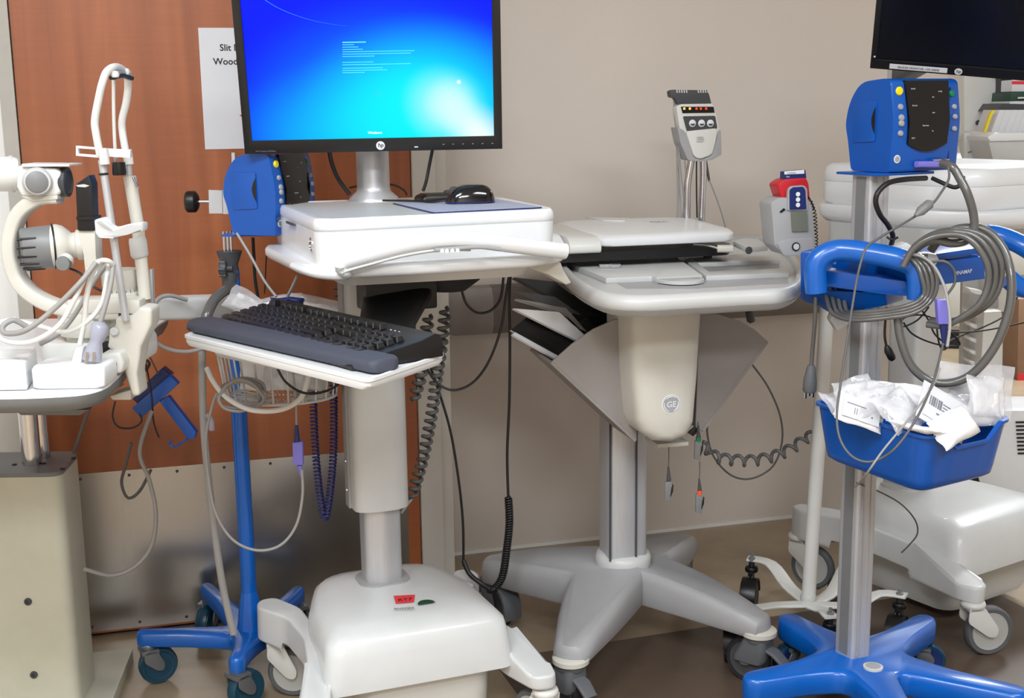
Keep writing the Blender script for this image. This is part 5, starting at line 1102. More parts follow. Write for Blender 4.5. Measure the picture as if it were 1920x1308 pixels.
cable('sensor_cable', 'thin white sensor cable drooping in a deep loop in front of the round blue pole', ((408, 735, 2.30), (398, 760, 2.31), (386, 820, 2.33), (390, 890, 2.34), (404, 960, 2.33), (435, 1010, 2.32), (480, 1031, 2.31), (525, 1022, 2.31), (555, 985, 2.31), (567, 930, 2.31), (566, 880, 2.31)), .0028, 'cord')
SPC = T('sensor_plug', 'violet sensor plug hanging on a thin cable in front of the door', 'connector', P(558, 880, 2.31), 0)
wq(SPC, 'plug_body', ((548, 830), (567, 828), (568, 872), (549, 872)), 2.305, .014, 'violet', bevel=.002)
SPC.part('strain_relief', MB().tube([SPC.W(556, 796, 2.312), SPC.W(557, 830, 2.312)], [.003, .0065], 10), 'navy'); SPC.part('lower_relief', MB().tube([SPC.W(562, 872, 2.312), SPC.W(565, 892, 2.312)], [.005, .003], 10), 'violet')
SPC.part('upper_wire', MB().tube(cat([SPC.W(*p) for p in ((556, 797, 2.312), (555, 760, 2.30), (553, 730, 2.30), (550, 700, 2.29))]), .0022, 8), 'cord')
cable('coiled_cable', 'tightly coiled navy cord hanging in a narrow loop beside the white cart column', ((587, 690, 2.42), (588, 760, 2.42), (592, 850, 2.42), (600, 930, 2.42), (609, 972, 2.42), (618, 930, 2.42), (625, 850, 2.42), (626, 760, 2.42), (624, 690, 2.42)), .0021, 'cordn', 'cord', n=6, coil=(.0064, 85))
cable('black_cable', 'thin black cable sagging under the middle of the keyboard tray', ((520, 690, 2.05), (535, 715, 2.06), (565, 735, 2.08), (600, 736, 2.10), (632, 722, 2.12), (645, 700, 2.14)), .0022, 'cordb')
cable('white_cable_clip', 'small clear cable clip on the flat grey hose', ((390, 778, 2.39), (396, 790, 2.38), (397, 806, 2.38)), .006, 'smoke', 'clip', n=8)
cable('grey_cable', 'grey cable running from the left patient monitor down to the keyboard', ((444, 437, 2.40), (470, 480, 2.38), (495, 525, 2.36), (518, 556, 2.34)), .0026, 'cord')
cable('grey_cable', 'short grey cable slanting down from the white cart to behind the keyboard', ((558, 516, 2.28), (550, 534, 2.29), (539, 556, 2.31)), .0028, 'cord')
cable('black_cable', 'black cable hanging behind the grey funnel on the door', ((474, 445, 2.60), (476, 480, 2.6), (478, 520, 2.6), (484, 560, 2.6)), .0035, 'cordb')
cable('black_cable', 'very thin black cable hanging just right of the thicker one on the door', ((500, 470, 2.62), (498, 510, 2.62), (496, 550, 2.62)), .0014, 'cordb')
# horizontal support arm
SA = T('support_arm', 'light grey horizontal support arm between the slit lamp and the round blue pole', 'arm', P(350, 600, 2.42), 0)
q0 = [P(285, 561, 2.36), P(285, 602, 2.36)]; q1 = [P(445, 556, 2.50), P(445, 600, 2.50)]
m = MB(); bk_ = Vector((.01, .06, 0)); m.loft([[q0[0], q0[0] + bk_, q0[1] + bk_, q0[1]], [q1[0], q1[0] + bk_, q1[1] + bk_, q1[1]]]); SA.part('arm_beam', m, 'greyl', world=True, bevel=.008, seg=3)
cable('grey_cable', 'grey cable bulging over the support arm beside the slit lamp', ((286, 600, 2.30), (288, 575, 2.32), (300, 558, 2.35), (320, 554, 2.37), (350, 562, 2.40)), .0042, 'cord')
cable('grey_cable', 'grey cable drooping below the support arm towards the keyboard tray', ((282, 610, 2.3), (292, 640, 2.31), (318, 655, 2.33), (350, 659, 2.35), (385, 652, 2.36), (405, 645, 2.36)), .004, 'cord')
BT = T('blue_bracket', 'loose blue T shaped plastic bracket hanging behind the slit lamp table', 'bracket', P(300, 830, 2.5), 0)
wq(BT, 'upper_block', ((246, 745), (303, 690), (320, 704), (262, 762)), 2.50, .03, 'navy', bevel=.002)
wq(BT, 'cross_bar', ((247, 765), (318, 703), (334, 720), (264, 784)), 2.49, .02, 'blued', bevel=.002)
wq(BT, 'long_bar', ((298, 752), (315, 742), (368, 810), (364, 823), (352, 823)), 2.495, .018, 'blued', bevel=.002)
BT.part('hook_wire', MB().tube(cat([BT.W(*p) for p in ((352, 822, 2.5), (338, 832, 2.5), (326, 838, 2.5), (318, 832, 2.5), (322, 824, 2.5))]), .0022, 8), 'blued')
for lab, pts, r_, mt in (('grey brown cable falling behind the blue bracket and curving back to the slit lamp column', ((285, 770, 2.45), (262, 845, 2.42), (280, 900, 2.42), (292, 960, 2.42), (285, 1020, 2.42), (255, 1060, 2.40), (210, 1078, 2.38), (158, 1066, 2.35)), .0042, 'cord'),
    ('brown cable hanging in a short loop over the kick plate', ((246, 830, 2.48), (236, 870, 2.48), (228, 905, 2.48), (240, 933, 2.48), (262, 920, 2.48), (283, 880, 2.48)), .0032, 'cordg'),
    ('small black cable loop below the slit lamp table', ((216, 752, 2.3), (211, 780, 2.3), (222, 800, 2.3), (248, 802, 2.3), (265, 790, 2.3), (262, 775, 2.3)), .0018, 'cordb'),
    ('thin black cable dropping behind the blue bracket', ((262, 640, 2.45), (275, 690, 2.45), (284, 740, 2.45), (288, 790, 2.46), (298, 820, 2.46)), .0018, 'cordb'),
    ('dark cable leaning off the slit lamp column top', ((170, 760, 2.4), (158, 790, 2.4), (146, 825, 2.4), (138, 850, 2.38)), .003, 'cordg'),
    ('dark wire bunch behind the chin rest', ((262, 632, 2.4), (270, 650, 2.4), (262, 668, 2.4), (280, 680, 2.4), (270, 695, 2.4), (262, 680, 2.4)), .0028, 'cordb'),
    ('thin dark wire behind the blue bracket block', ((258, 640, 2.42), (280, 668, 2.43), (296, 700, 2.46)), .0016, 'cordg')): cable('loose_cable', lab, pts, r_, mt)

# ================================================================ SLIT LAMP TABLE
ST2 = T('slit_lamp_table', 'white instrument table with rounded grey rim on a boxed lifting column', 'table', (-.86, 2.15, 0), 0)
tz = .80
tpp = [Z(-120, 746, tz), Z(60, 744, tz), Z(160, 738, tz), Z(200, 726, tz), Z(238, 690, tz), Z(262, 655, tz), Z(262, 630, tz)]
tpp += [Vector((tpp[-1].x + .0, 2.5, tz)), Vector((-1.15, 2.5, tz)), Vector((-1.15, tpp[0].y, tz))]
def tr(k, z): 
    c = Vector((-.86, 2.05)); r = rpoly([((p.x - c.x) * k + c.x, (p.y - c.y) * k + c.y) for p in tpp[1:-1]] + [((tpp[-1].x - c.x) * k + c.x, (tpp[-1].y - c.y) * k + c.y)], .03, 4); return [ST2.I @ Vector((x, y, z)) for x, y in r]
m = MB(); m.loft([tr(.90, tz - .030), tr(.96, tz - .026), tr(.995, tz - .012), tr(1., tz - .003)]); ST2.part('table_rim', m, 'greym', smooth=60)
m = MB(); m.loft([tr(.998, tz - .003), tr(.994, tz)]); ST2.part('table_top', m, 'white')
wq(ST2, 'under_bracket', ((26, 768), (165, 768), (150, 778), (40, 778)), 2.0, .2, 'greym')
for px, d_ in ((57, 2.41), (76, 2.46)): 
    b = P(px + 3, 868, d_); ST2.part('lifting_tube', MB().tube([ST2.I @ Vector((b.x, b.y, .50)), ST2.I @ Vector((b.x, b.y, .785))], .0185, 24), 'chrome', smooth=60)
cA = Z(113, 888, .52); dB = math.radians(38)
u1, v1 = Vector((1, .02, 0)), Vector((-.10, 1, 0)).normalized()
cc = rpoly([(cA.x - .32, cA.y), (cA.x, cA.y), (cA.x + v1.x * .16, cA.y + v1.y * .16), (cA.x - .32 + v1.x * .16, cA.y + v1.y * .16)], [.03, .03, .03, .03], 5)
def crr(k, z): 
    mx = sum(p[0] for p in cc) / len(cc); my = sum(p[1] for p in cc) / len(cc); return [ST2.I @ Vector((mx + (x - mx) * k, my + (y - my) * k, z)) for x, y in cc]
m = MB(); m.loft([crr(1, .03), crr(1, .514)]); ST2.part('column_housing', m, 'cream_d')
m = MB(); m.loft([crr(1.004, .514), crr(1.004, .519), crr(.99, .522)]); ST2.part('column_lid', m, 'greym')
for px, py in ((53, 1127), (64, 1264)):
    p = ST2.I @ P(px, py, cA.y - .0); ST2.part('cap_screw', MB().lathe([(.0075, -.001), (.0075, .003), (.004, .0035), (.003, .001), (0, .001)], (p.x, cA.y - 2.15, p.z), 14, 'y', Matrix.Rotation(math.pi, 3, 'X')), 'greyd')
for px, py in ((27, 870), (82, 868), (138, 858), (117, 878)):
    p = ST2.I @ Z(px, py, .523); ST2.part('lid_screw', MB().lathe([(.005, .521), (.005, .524), (0, .525)], (p.x, p.y, 0), 10), 'black')
e1, e2 = Z(250, 1213, .03), Z(212, 1308, .03); e2 = e1 + (e2 - e1) * 1.7; bq = [(-1.3, e2.y), (e2.x, e2.y), (e1.x, e1.y), (-1.3, e1.y - .12)]
m = MB(); m.loft([[ST2.I @ Vector((x, y, z)) for x, y in rpoly(bq, .01, 3)] for z in (0.0, .03)]); ST2.part('floor_plinth', m, 'cream_d', bevel=.006)

# ================================================================ SLIT LAMP
SL = T('slit_lamp', 'cream slit lamp microscope with curved arm, lamp housing and joystick base', 'medical device', (-.70, 2.02, tz), 0)
D = 1.97
def pt(px, py, d=D): return SL.W(px, py, d)
def axl(name, a, b, prof, mt, n=28, parent=None, **k):
    """lathe between two local points; prof = (radius, 0..1 along)"""
    a, b = Vector(a), Vector(b); ax = (b - a); L_ = ax.length; ax.normalize(); r0 = Vector((0, 0, 1)) if abs(ax.z) < .9 else Vector((0, 1, 0)); u_ = (r0 - r0.dot(ax) * ax).normalized(); w_ = ax.cross(u_)
    m = MB(); m.loft([[a + ax * (t * L_) + u_ * math.cos(2 * math.pi * j / n) * max(r, 1e-4) + w_ * math.sin(2 * math.pi * j / n) * max(r, 1e-4) for j in range(n)] for r, t in prof]); return SL.part(name, m, mt, parent, smooth=k.pop('smooth', 50), **k)
# moving base
SL.part('base_block', MB().loft([[Vector((x, y, z)) for x, y in rr2(w_, .16, .03, 5, pt(165, 680).x, .02)] for w_, z in ((.15, .004), (.155, .012), (.155, .034), (.14, .046))]), 'white2', smooth=50)
m = MB(); q = [pt(px, py, 1.90) for px, py in ((186, 664), (224, 660), (232, 680), (228, 700), (190, 704))]; m.loft([q, [p + Vector((0, .12, 0)) for p in q]]); SL.part('right_block', m, 'white2', bevel=.006, seg=3)
axl('lock_screw', pt(208, 683, 1.893), pt(208, 683, 1.902), ((.0, 0), (.0075, 0), (.0075, 1)), 'greyl'); axl('screw_ring', pt(208, 683, 1.896), pt(208, 683, 1.902), ((.0, 0), (.0088, 0), (.0088, 1)), 'greyd')
c_ = pt(98, 650, 2.02); SL.part('round_knob', MB().lathe([(.0145, 0), (.0145, .012), (.013, .014), (0, .014)], (c_.x, c_.y, c_.z - .012), 24), 'greym')
SL.part('black_stop', MB().box(pt(204, 652, 1.96), (.016, .016, .02)), 'black', bevel=.002)
# round pedestal and stage
c_ = pt(172, 640, 2.0); SL.part('pedestal', MB().lathe([(.052, -.058), (.052, -.045), (.046, -.04), (.044, -.006), (.038, .004), (.038, .012), (.047, .014), (.049, .022), (.049, .062), (.046, .066), (0, .066)], (c_.x, c_.y, c_.z), 40), 'cream', smooth=50)
c2 = pt(228, 560, 2.0); SL.part('pivot_drum', MB().lathe([(.027, -.045), (.030, -.04), (.030, .01), (.027, .012), (.027, .02), (.029, .022), (.029, .048), (0, .05)], (c2.x, c2.y, c2.z), 32), 'cream', smooth=50)
for k in range(9): 
    an = -2.6 + k * .27; SL.part('scale_mark', MB().box((c2.x + math.cos(an) * .0276, c2.y + math.sin(an) * .0276, c2.z + .015), (.001, .001, .006 if k % 2 else .003)), 'inkg')
# C-shaped microscope arm
arm = [pt(112, 368), pt(75, 372), pt(42, 395), pt(25, 430), pt(22, 480), pt(40, 530), pt(78, 562), pt(130, 580), pt(185, 585), pt(228, 585)]
SL.part('curved_arm', MB().beam(cat(arm, 6), .036, .021, (0, 1, 0), r=.2) if False else MB().beam(cat(arm, 6), .022, .036, (0, 1, 0), r=.2), 'cream', smooth=50)
m = MB(); q = [pt(px, py, 1.95) for px, py in ((125, 562), (228, 560), (262, 562), (262, 590), (228, 588), (125, 590))]; m.loft([q, [p + Vector((0, .05, 0)) for p in q]]); SL.part('arm_block', m, 'cream', bevel=.004)
# microscope head
m = MB(); q = [pt(px, py, 1.95) for px, py in ((33, 310), (104, 316), (113, 322), (113, 362), (104, 368), (40, 368), (30, 350))]; m.loft([q, [p + Vector((0, .055, 0)) for p in q]]); SL.part('microscope_body', m, 'white2', bevel=.005, seg=3)
m = MB(); q = [pt(px, py, 1.945) for px, py in ((40, 307), (130, 308), (130, 312), (40, 313))]; m.loft([q, [p + Vector((0, .06, 0)) for p in q]]); SL.part('top_plate', m, 'white2', bevel=.001)
m = MB(); q = [pt(px, py, 1.95) for px, py in ((38, 368), (108, 366), (108, 374), (60, 378))]; m.loft([q, [p + Vector((0, .05, 0)) for p in q]]); SL.part('lower_plate', m, 'cream', bevel=.002)
axl('magnification_disc', pt(70, 341, 1.95), pt(70, 341, 1.933), ((.0225, 0), (.0225, .6), (.019, .8), (.019, 1), (0, 1)), 'greyl'); axl('disc_face', pt(69, 341, 1.934), pt(69, 341, 1.929), ((.0165, 0), (.0165, .7), (.014, 1), (0, 1)), 'greym')
axl('eyepiece', pt(114, 341, 1.972), pt(130, 341, 1.972), ((.020, 0), (.023, .3), (.023, .9), (.018, 1), (.016, .8), (0, .8)), 'greyd')
axl('binocular_tube', pt(34, 326, 1.975), pt(-45, 326, 1.95), ((.024, 0), (.027, .1), (.027, .95), (.024, 1), (0, 1)), 'white2'); axl('tube_ring', pt(27, 326, 1.974), pt(18, 326, 1.972), ((.0275, 0), (.0285, .2), (.0285, .8), (.0275, 1)), 'greyl')
# illumination housing
a, b = pt(38, 466, 1.955), pt(100, 462, 1.975)
axl('lamp_cap', a, b, ((0, 0), (.028, 0), (.0315, .06), (.034, .95), (.031, 1)), 'greym', n=40)
for i in range(6):
    an = math.radians(150 + i * 24); ax = (b - a).normalized(); u_ = Vector((0, math.cos(an), math.sin(an))); c_ = a.lerp(b, .42) + u_ * .0325
    for dz in (0,): SL.part('cooling_slot', MB().beam([c_ - ax * .014 + u_ * .001, c_ + ax * .014 + u_ * .001], .0032, .004, u_), 'black')
axl('cap_rim', a.lerp(b, .96), a.lerp(b, 1.03), ((.030, 0), (.0365, .1), (.0365, .9), (.030, 1)), 'black')
a2, b2 = pt(100, 462, 1.975), pt(157, 458, 1.985)
axl('lamp_dome', a2, b2, ((.0345, 0), (.035, .15), (.032, .35), (.024, .55), (.020, .62), (.020, .75), (.024, .8), (.024, .98), (.018, 1), (0, 1)), 'cream', n=36, smooth=60)
axl('side_knob', pt(124, 492, 1.95), pt(116, 494, 1.935), ((.009, 0), (.011, .2), (.011, .9), (0, 1)), 'greym'); axl('knob_collar', pt(126, 486, 1.955), pt(120, 492, 1.945), ((.011, 0), (.012, 1)), 'white2')
m = MB(); q = [pt(px, py, 1.96) for px, py in ((144, 432), (178, 432), (180, 480), (184, 520), (160, 520), (156, 480))]; m.loft([q, [p + Vector((0, .035, 0)) for p in q]]); SL.part('lamp_column', m, 'cream', bevel=.003)
m = MB(); q = [pt(px, py, 1.955) for px, py in ((141, 346), (166, 328), (172, 345), (175, 432), (145, 432))]; m.loft([q, [p + Vector((0, .03, 0)) for p in q]]); SL.part('black_mirror_column', m, 'black', bevel=.002)
m = MB(); q = [pt(px, py, 1.9545) for px, py in ((142, 347), (158, 345), (168, 348), (160, 351), (146, 350))]; m.loft([q, [p + Vector((0, -.0006, 0)) for p in q]]); SL.part('mirror_edge', m, 'greyl')
m = MB(); q = [pt(px, py, 1.952) for px, py in ((143, 406), (176, 406), (176, 412), (143, 412))]; m.loft([q, [p + Vector((0, .036, 0)) for p in q]]); SL.part('column_band', m, 'black')
SL.part('lamp_lead', MB().tube(cat([pt(130, 503, 2.0), pt(150, 512, 2.0), (pt(172, 535, 2.0)), pt(190, 545, 2.0)]), .002, 8), 'cordb')
# low white block and black-faced supply box on the table
PS = T('power_supply', 'white instrument power supply box at the left edge of the table', 'box', Z(20, 732, tz), 0)
dS = Z(20, 734, tz).y + .004
m = MB(); q = [P(px, py, dS) for px, py in ((-140, 680), (50, 680), (50, 731), (-140, 734))]; q2 = [P(px, py, dS + .11) for px, py in ((-140, 645), (68, 646))]
top = [P(-140, 682, dS), P(47, 680, dS), P(68, 648, dS + .13), P(-140, 648, dS + .13)]
m.loft([[Vector((p.x, p.y, tz + .001)) for p in top], top]); PS.part('housing', m, 'white', world=True, bevel=.004, seg=3)
a = P(0, 693, dS); PS.part('front_seam', MB().box(PS.I @ (P(0, 673, dS + .03)), (.06, .0008, .0008)), 'greym')
WBx = T('white_case', 'long white rounded case lying across the front of the table', 'case', Z(125, 728, tz), 0)
dW = Z(125, 731, tz).y + .004
x0w, x1w = P(56, 700, dW).x, P(194, 700, dW).x; zt_ = P(125, 686, dW).z
m = MB(); m.loft([[Vector((x, y, z)) for x, y in rr2(x1w - x0w - g, .075 - g, .012, 5, (x0w + x1w) / 2, dW + .036)] for z, g in ((tz + .0008, .006), (tz + .004, 0), (zt_ - .006, 0), (zt_ - .001, .006), (zt_, .014))]); WBx.part('shell', m, 'white', world=True, smooth=50)
# chin rest
CR = T('chin_rest', 'white chin rest frame with looped forehead bar and chrome rods, clamped to the table edge', 'head rest', P(235, 750, 1.95), 0)
def ctb(name, pts, r_, mt, n=14, sub=8): return CR.ptube(name, pts, r_, mt, n, sub)
ctb('loop_bar', ((188, 292, 1.92), (180, 250, 1.92), (178, 225, 1.92), (185, 185, 1.92), (192, 155, 1.92), (200, 135, 1.93), (213, 126, 1.95), (226, 128, 1.98), (238, 140, 2.01), (240, 165, 2.02), (236, 195, 2.02), (229, 225, 2.02), (230, 250, 2.02), (236, 285, 2.01), (240, 300, 2.01)), .0058, 'white2')
ctb('inner_bar', ((213, 150, 1.97), (213, 190, 1.97), (214, 240, 1.97), (217, 305, 1.97)), .0028, 'white2', 10)
m = MB(); m.beam([CR.W(210, 146, 1.945), CR.W(228, 141, 1.975), CR.W(246, 147, 2.00)], .010, .006, r=.3); CR.part('forehead_band', m, 'black')
m = MB(); m.beam([CR.W(212, 139, 1.945), CR.W(225, 134, 1.975), CR.W(242, 138, 2.0)], .008, .010, r=.4); CR.part('band_support', m, 'greyp')
for px, py, d_ in ((216, 140, 1.94), (236, 135, 1.99)): CR.part('band_knob', MB().lathe([(.005, -.004), (.0065, 0), (.005, .005), (0, .006)], CR.W(px, py, d_), 14), 'white2')
for pl_, d_ in ((((142, 273), (188, 277), (188, 281), (146, 278), (146, 288), (186, 291), (186, 296), (142, 292)), 1.93), (((186, 277), (244, 281), (244, 296), (188, 293)), 1.945)): wq(CR, 'canthus_plate', pl_, d_, .01, 'white', bevel=.001)
for a_, b_, d_ in (((193, 278), (197, 308), 1.915), ((238, 280), (242, 308), 1.99)): CR.part('bar_sleeve', MB().tube([CR.W(*a_, d_), CR.W(*b_, d_)], .0075, 16), 'white2', smooth=60)
CR.part('fixation_knob', MB().lathe([(.0, -.010), (.010, -.010), (.011, -.006), (.010, .010), (0, .010)], CR.W(223, 316, 1.965), 20), 'black')
CR.part('chrome_rod', MB().tube([CR.W(191, 300, 1.92), CR.W(236, 600, 1.92)], .0058, 20), 'alu', smooth=60); CR.part('rod_ring', MB().tube([CR.W(194.0, 324, 1.92), CR.W(194.5, 328, 1.92)], .0072, 16), 'black')
CR.part('chrome_rod', MB().tube([CR.W(240, 300, 1.99), CR.W(243, 335, 1.99)], .0052, 16), 'alu', smooth=60)
CR.part('cream_post', MB().tube([CR.W(243, 330, 1.99), CR.W(258, 420, 1.99), CR.W(272, 560, 1.99)], .0098, 20), 'cream', smooth=60)
CR.part('height_sleeve', MB().tube([CR.W(257, 445, 1.99), CR.W(258.5, 452, 1.99), CR.W(262, 478, 1.99), CR.W(263, 484, 1.99)], [.0125, .014, .014, .0105], 20), 'greyl', smooth=60)
ctb('set_lever', ((250, 332, 1.97), (254, 343, 1.965), (258, 352, 1.96)), .0022, 'chrome', 8, 4)
m = MB(); q = [CR.W(px, py, d_) for px, py, d_ in ((176, 412, 1.89), (190, 408, 1.89), (200, 420, 1.89), (212, 428, 1.90), (240, 420, 1.93), (268, 417, 1.95), (268, 434, 1.95), (235, 440, 1.93), (215, 447, 1.90), (186, 447, 1.885), (178, 436, 1.885))]; m.loft([q, [p + Vector((.0, .03, 0)) for p in q]]); CR.part('chin_cup', m, 'white', bevel=.004)
m = MB(); q = [CR.W(px, py, 1.93) for px, py in ((216, 594), (242, 594), (262, 575), (284, 578), (284, 608), (264, 650), (262, 668), (256, 700), (262, 742), (248, 744), (234, 700), (226, 664), (200, 652), (203, 640), (204, 622), (216, 612))]; m.loft([q, [p + Vector((0, .05, 0)) for p in q]]); CR.part('clamp_frame', m, 'cream', bevel=.006, seg=3)
CR.part('pivot_screw', MB().lathe([(.0068, 0), (.0068, .003), (.005, .005), (0, .005)], CR.W(215, 621, 1.929), 18, 'y', Matrix.Rotation(math.pi, 3, 'X')), 'greyl')
m = MB(); q = [CR.W(px, py, 1.97) for px, py in ((205, 742), (246, 730), (246, 750), (210, 750))]; m.loft([q, [p + Vector((0, .05, 0)) for p in q]]); CR.part('clamp_foot', m, 'cream', bevel=.003)
wq(CR, 'rear_rail', ((280, 505), (285, 505), (288, 595), (282, 595)), 2.0, .012, 'alu')
# white looped cable bundle with plug
for i, (lab, pts, r_, mt) in enumerate((
    ('thick grey white cable slanting across the front of the slit lamp', ((180, 492, 1.86), (150, 530, 1.84), (100, 580, 1.83), (50, 618, 1.82), (12, 625, 1.83), (5, 612, 1.84), (25, 600, 1.85), (50, 612, 1.86)), .0042, 'cord'),
    ('white cable sweeping in the widest loop over the power supply', ((186, 490, 1.87), (165, 510, 1.86), (140, 560, 1.84), (110, 610, 1.83), (60, 640, 1.82), (15, 640, 1.83), (-8, 622, 1.84), (5, 605, 1.86), (30, 598, 1.87)), .0040, 'cordw'),
    ('white cable looping low behind the thick one', ((205, 490, 1.89), (200, 520, 1.88), (190, 570, 1.87), (160, 605, 1.86), (120, 622, 1.86), (70, 610, 1.87), (20, 600, 1.88), (-10, 608, 1.88)), .0038, 'cordw'),
    ('grey white cable ending at the clear plug', ((212, 495, 1.88), (208, 530, 1.87), (198, 570, 1.86), (188, 605, 1.855)), .0040, 'cord'),
    ('white cable hanging straight to the small white connector', ((186, 488, 1.88), (172, 515, 1.87), (162, 560, 1.86), (158, 600, 1.86), (150, 645, 1.86)), .0042, 'cordw'),
    ('grey cable in the middle of the bundle', ((200, 496, 1.9), (175, 530, 1.9), (140, 590, 1.9), (110, 625, 1.9), (75, 645, 1.9)), .0036, 'cord'),
    ('short white cable arched at the top of the bundle', ((178, 498, 1.875), (188, 489, 1.87), (202, 489, 1.87), (212, 498, 1.88), (206, 516, 1.885)), .0040, 'cordw'))): cable('white_cable', lab, pts, r_, mt)
PG = T('clear_plug', 'smoky clear mains plug hanging on the cable bundle in front of the base', 'plug', P(182, 685, 1.85), 0)
PG.part('plug_body', MB().tube([PG.W(188, 603, 1.855), PG.W(187, 610, 1.855), PG.W(184, 628, 1.855), PG.W(180, 640, 1.853), PG.W(175, 660, 1.852), PG.W(172, 676, 1.85)], [.006, .0125, .0125, .009, .013, .0145], 18, flat=1), 'smoke', smooth=60)
for px in (163, 176): PG.part('plug_prong', MB().beam([PG.W(px, 660, 1.835), PG.W(px - 1, 678, 1.835)], .005, .0018, (0, 1, 0)), 'chrome')
WCn = T('white_connector', 'small white plastic connector hanging beside the clear plug', 'connector', P(147, 680, 1.86), 0)
wq(WCn, 'body', ((142, 652), (156, 650), (152, 680), (134, 682), (136, 668)), 1.85, .016, 'white', bevel=.002)

# ================================================================ CABLES OF THE WHITE CART
for lab, pts, r_, tn, R_ in (('dark grey coiled cord hanging from under the worktop behind the keyboard tray', ((836, 575, 2.50), (832, 610, 2.50), (826, 660, 2.50), (818, 710, 2.51), (812, 760, 2.52), (805, 800, 2.52), (795, 850, 2.52), (783, 895, 2.52), (771, 935, 2.52)), .0040, 25, .0098),
    ('shorter dark grey coiled cord left of the long one', ((806, 590, 2.46), (798, 625, 2.46), (795, 660, 2.46), (790, 700, 2.46), (780, 735, 2.46), (775, 752, 2.46)), .0040, 11, .0098),
    ('short dark grey coiled cord left of the black bracket', ((636, 530, 2.45), (637, 548, 2.45), (640, 575, 2.45)), .0036, 3.5, .0090)): cable('coiled_cable', lab, pts, r_, 'cordg', 'cord', n=8, coil=(R_, tn))
cable('grey_cable', 'straight grey end of the long coiled cord beside the lower column', ((772, 935, 2.52), (762, 948, 2.51), (752, 962, 2.5)), .003, 'cord')
cable('coiled_cable', 'black tightly coiled cord hanging at the right of the white cart', ((953, 930, 2.62), (955, 980, 2.62), (950, 1030, 2.62), (942, 1080, 2.62), (926, 1104, 2.61), (914, 1104, 2.60)), .0027, 'cordb', 'cord', n=7, coil=(.0066, 42))
for lab, pts, r_ in (('black cable hanging straight down to the black coil', ((957, 516, 2.58), (955, 560, 2.6), (956, 640, 2.62), (955, 750, 2.62), (951, 850, 2.62), (953, 932, 2.62)), .0030),
    ('black cable curving from the worktop edge to behind the keyboard tray', ((955, 512, 2.5), (948, 560, 2.5), (938, 620, 2.5), (915, 680, 2.5), (885, 718, 2.5), (850, 731, 2.5), (820, 718, 2.5), (800, 690, 2.5)), .0026),
    ('black cable forming a short loop in front of the wall rail cap', ((866, 545, 2.5), (875, 570, 2.5), (895, 586, 2.5), (920, 582, 2.5), (938, 560, 2.5), (944, 520, 2.5)), .0026),
    ('black cable running down behind the coil to the cart base', ((808, 690, 2.56), (825, 740, 2.56), (845, 810, 2.56), (860, 900, 2.57), (868, 980, 2.58), (869, 1060, 2.58)), .0027),
    ('thick black plug cable lying along the back of the cart base', ((869, 1050, 2.58), (880, 1075, 2.57), (900, 1092, 2.56), (918, 1104, 2.56)), .0052)): cable('black_cable', lab, pts, r_, 'cordb')
for i, (lab, pts) in enumerate((('thin black wire hanging behind the tray arm, leftmost', ((668, 535, 2.42), (672, 560, 2.42), (670, 590, 2.42))), ('thin black wire looped behind the tray arm', ((672, 534, 2.41), (668, 560, 2.41), (682, 545, 2.41), (694, 550, 2.41), (686, 575, 2.41), (698, 585, 2.41))), ('thin black wire tangled next to the black bracket', ((700, 545, 2.41), (690, 565, 2.41), (700, 590, 2.41))))): cable('thin_wire', lab, pts, .0017, 'cordb')
cable('black_cable', 'thin black cable looping from the monitor post over the top of the white cart', ((655, 352, 2.62), (690, 345, 2.62), (735, 346, 2.62), (757, 356, 2.62), (763, 366, 2.62)), .002, 'cordb')

# ================================================================ LEADS OF THE ECG CART
def leadclip(label, px, py, d, wire_from, mt_ring=None):
    t = T('lead_clip', label, 'lead clip', P(px, py + 35, d), 0)
    t.part('wire', MB().tube(cat([t.W(*p) for p in wire_from]), .0011, 6), 'cordg', smooth=60)
    t.part('boot', MB().tube([t.W(px, py - 38, d), t.W(px + 1, py - 12, d)], [.0018, .0052], 10), 'greyd')
    if mt_ring: t.part('colour_ring', MB().tube([t.W(px + .5, py - 16, d), t.W(px + 1, py - 8, d)], .0056, 12), mt_ring)
    wq(t, 'jaw', ((px - 6, py - 8), (px + 6, py - 10), (px + 9, py + 6), (px + 5, py + 28), (px - 7, py + 26)), d - .004, .009, 'greym', bevel=.0015)
    wq(t, 'lever', ((px + 6, py + 2), (px + 10, py - 2), (px + 9, py + 10), (px + 4, py + 20)), d - .006, .012, 'black', bevel=.001)
    return t
leadclip('grey lead clip hanging alone below the cream shield', 1253, 912, 2.55, ((1254, 835, 2.55), (1254, 860, 2.55), (1253, 878, 2.55)))
leadclip('grey lead clip with an orange ring hanging lowest', 1311, 935, 2.55, ((1312, 865, 2.55), (1312, 885, 2.55), (1311, 900, 2.55)), 'orange')
leadclip('dark lead clip with green mark caught under the right fan panel', 1309, 835, 2.54, ((1309, 790, 2.54), (1309, 800, 2.54)), 'green')
t = T('lead_clip', 'black lead clip lying sideways beside the cream shield', 'lead clip', P(1300, 815, 2.56), 0); wq(t, 'jaw', ((1290, 812), (1304, 800), (1310, 806), (1300, 818)), 2.55, .01, 'black', bevel=.001)
cable('coiled_cable', 'loosely stretched grey coiled cord between the ECG cart and the pole stand', ((1318, 828, 2.6), (1340, 855, 2.6), (1375, 862, 2.62), (1420, 862, 2.64), (1465, 850, 2.66), (1500, 830, 2.68), (1525, 808, 2.7)), .0042, 'cordg', 'cord', n=8, coil=(.0105, 9.5))
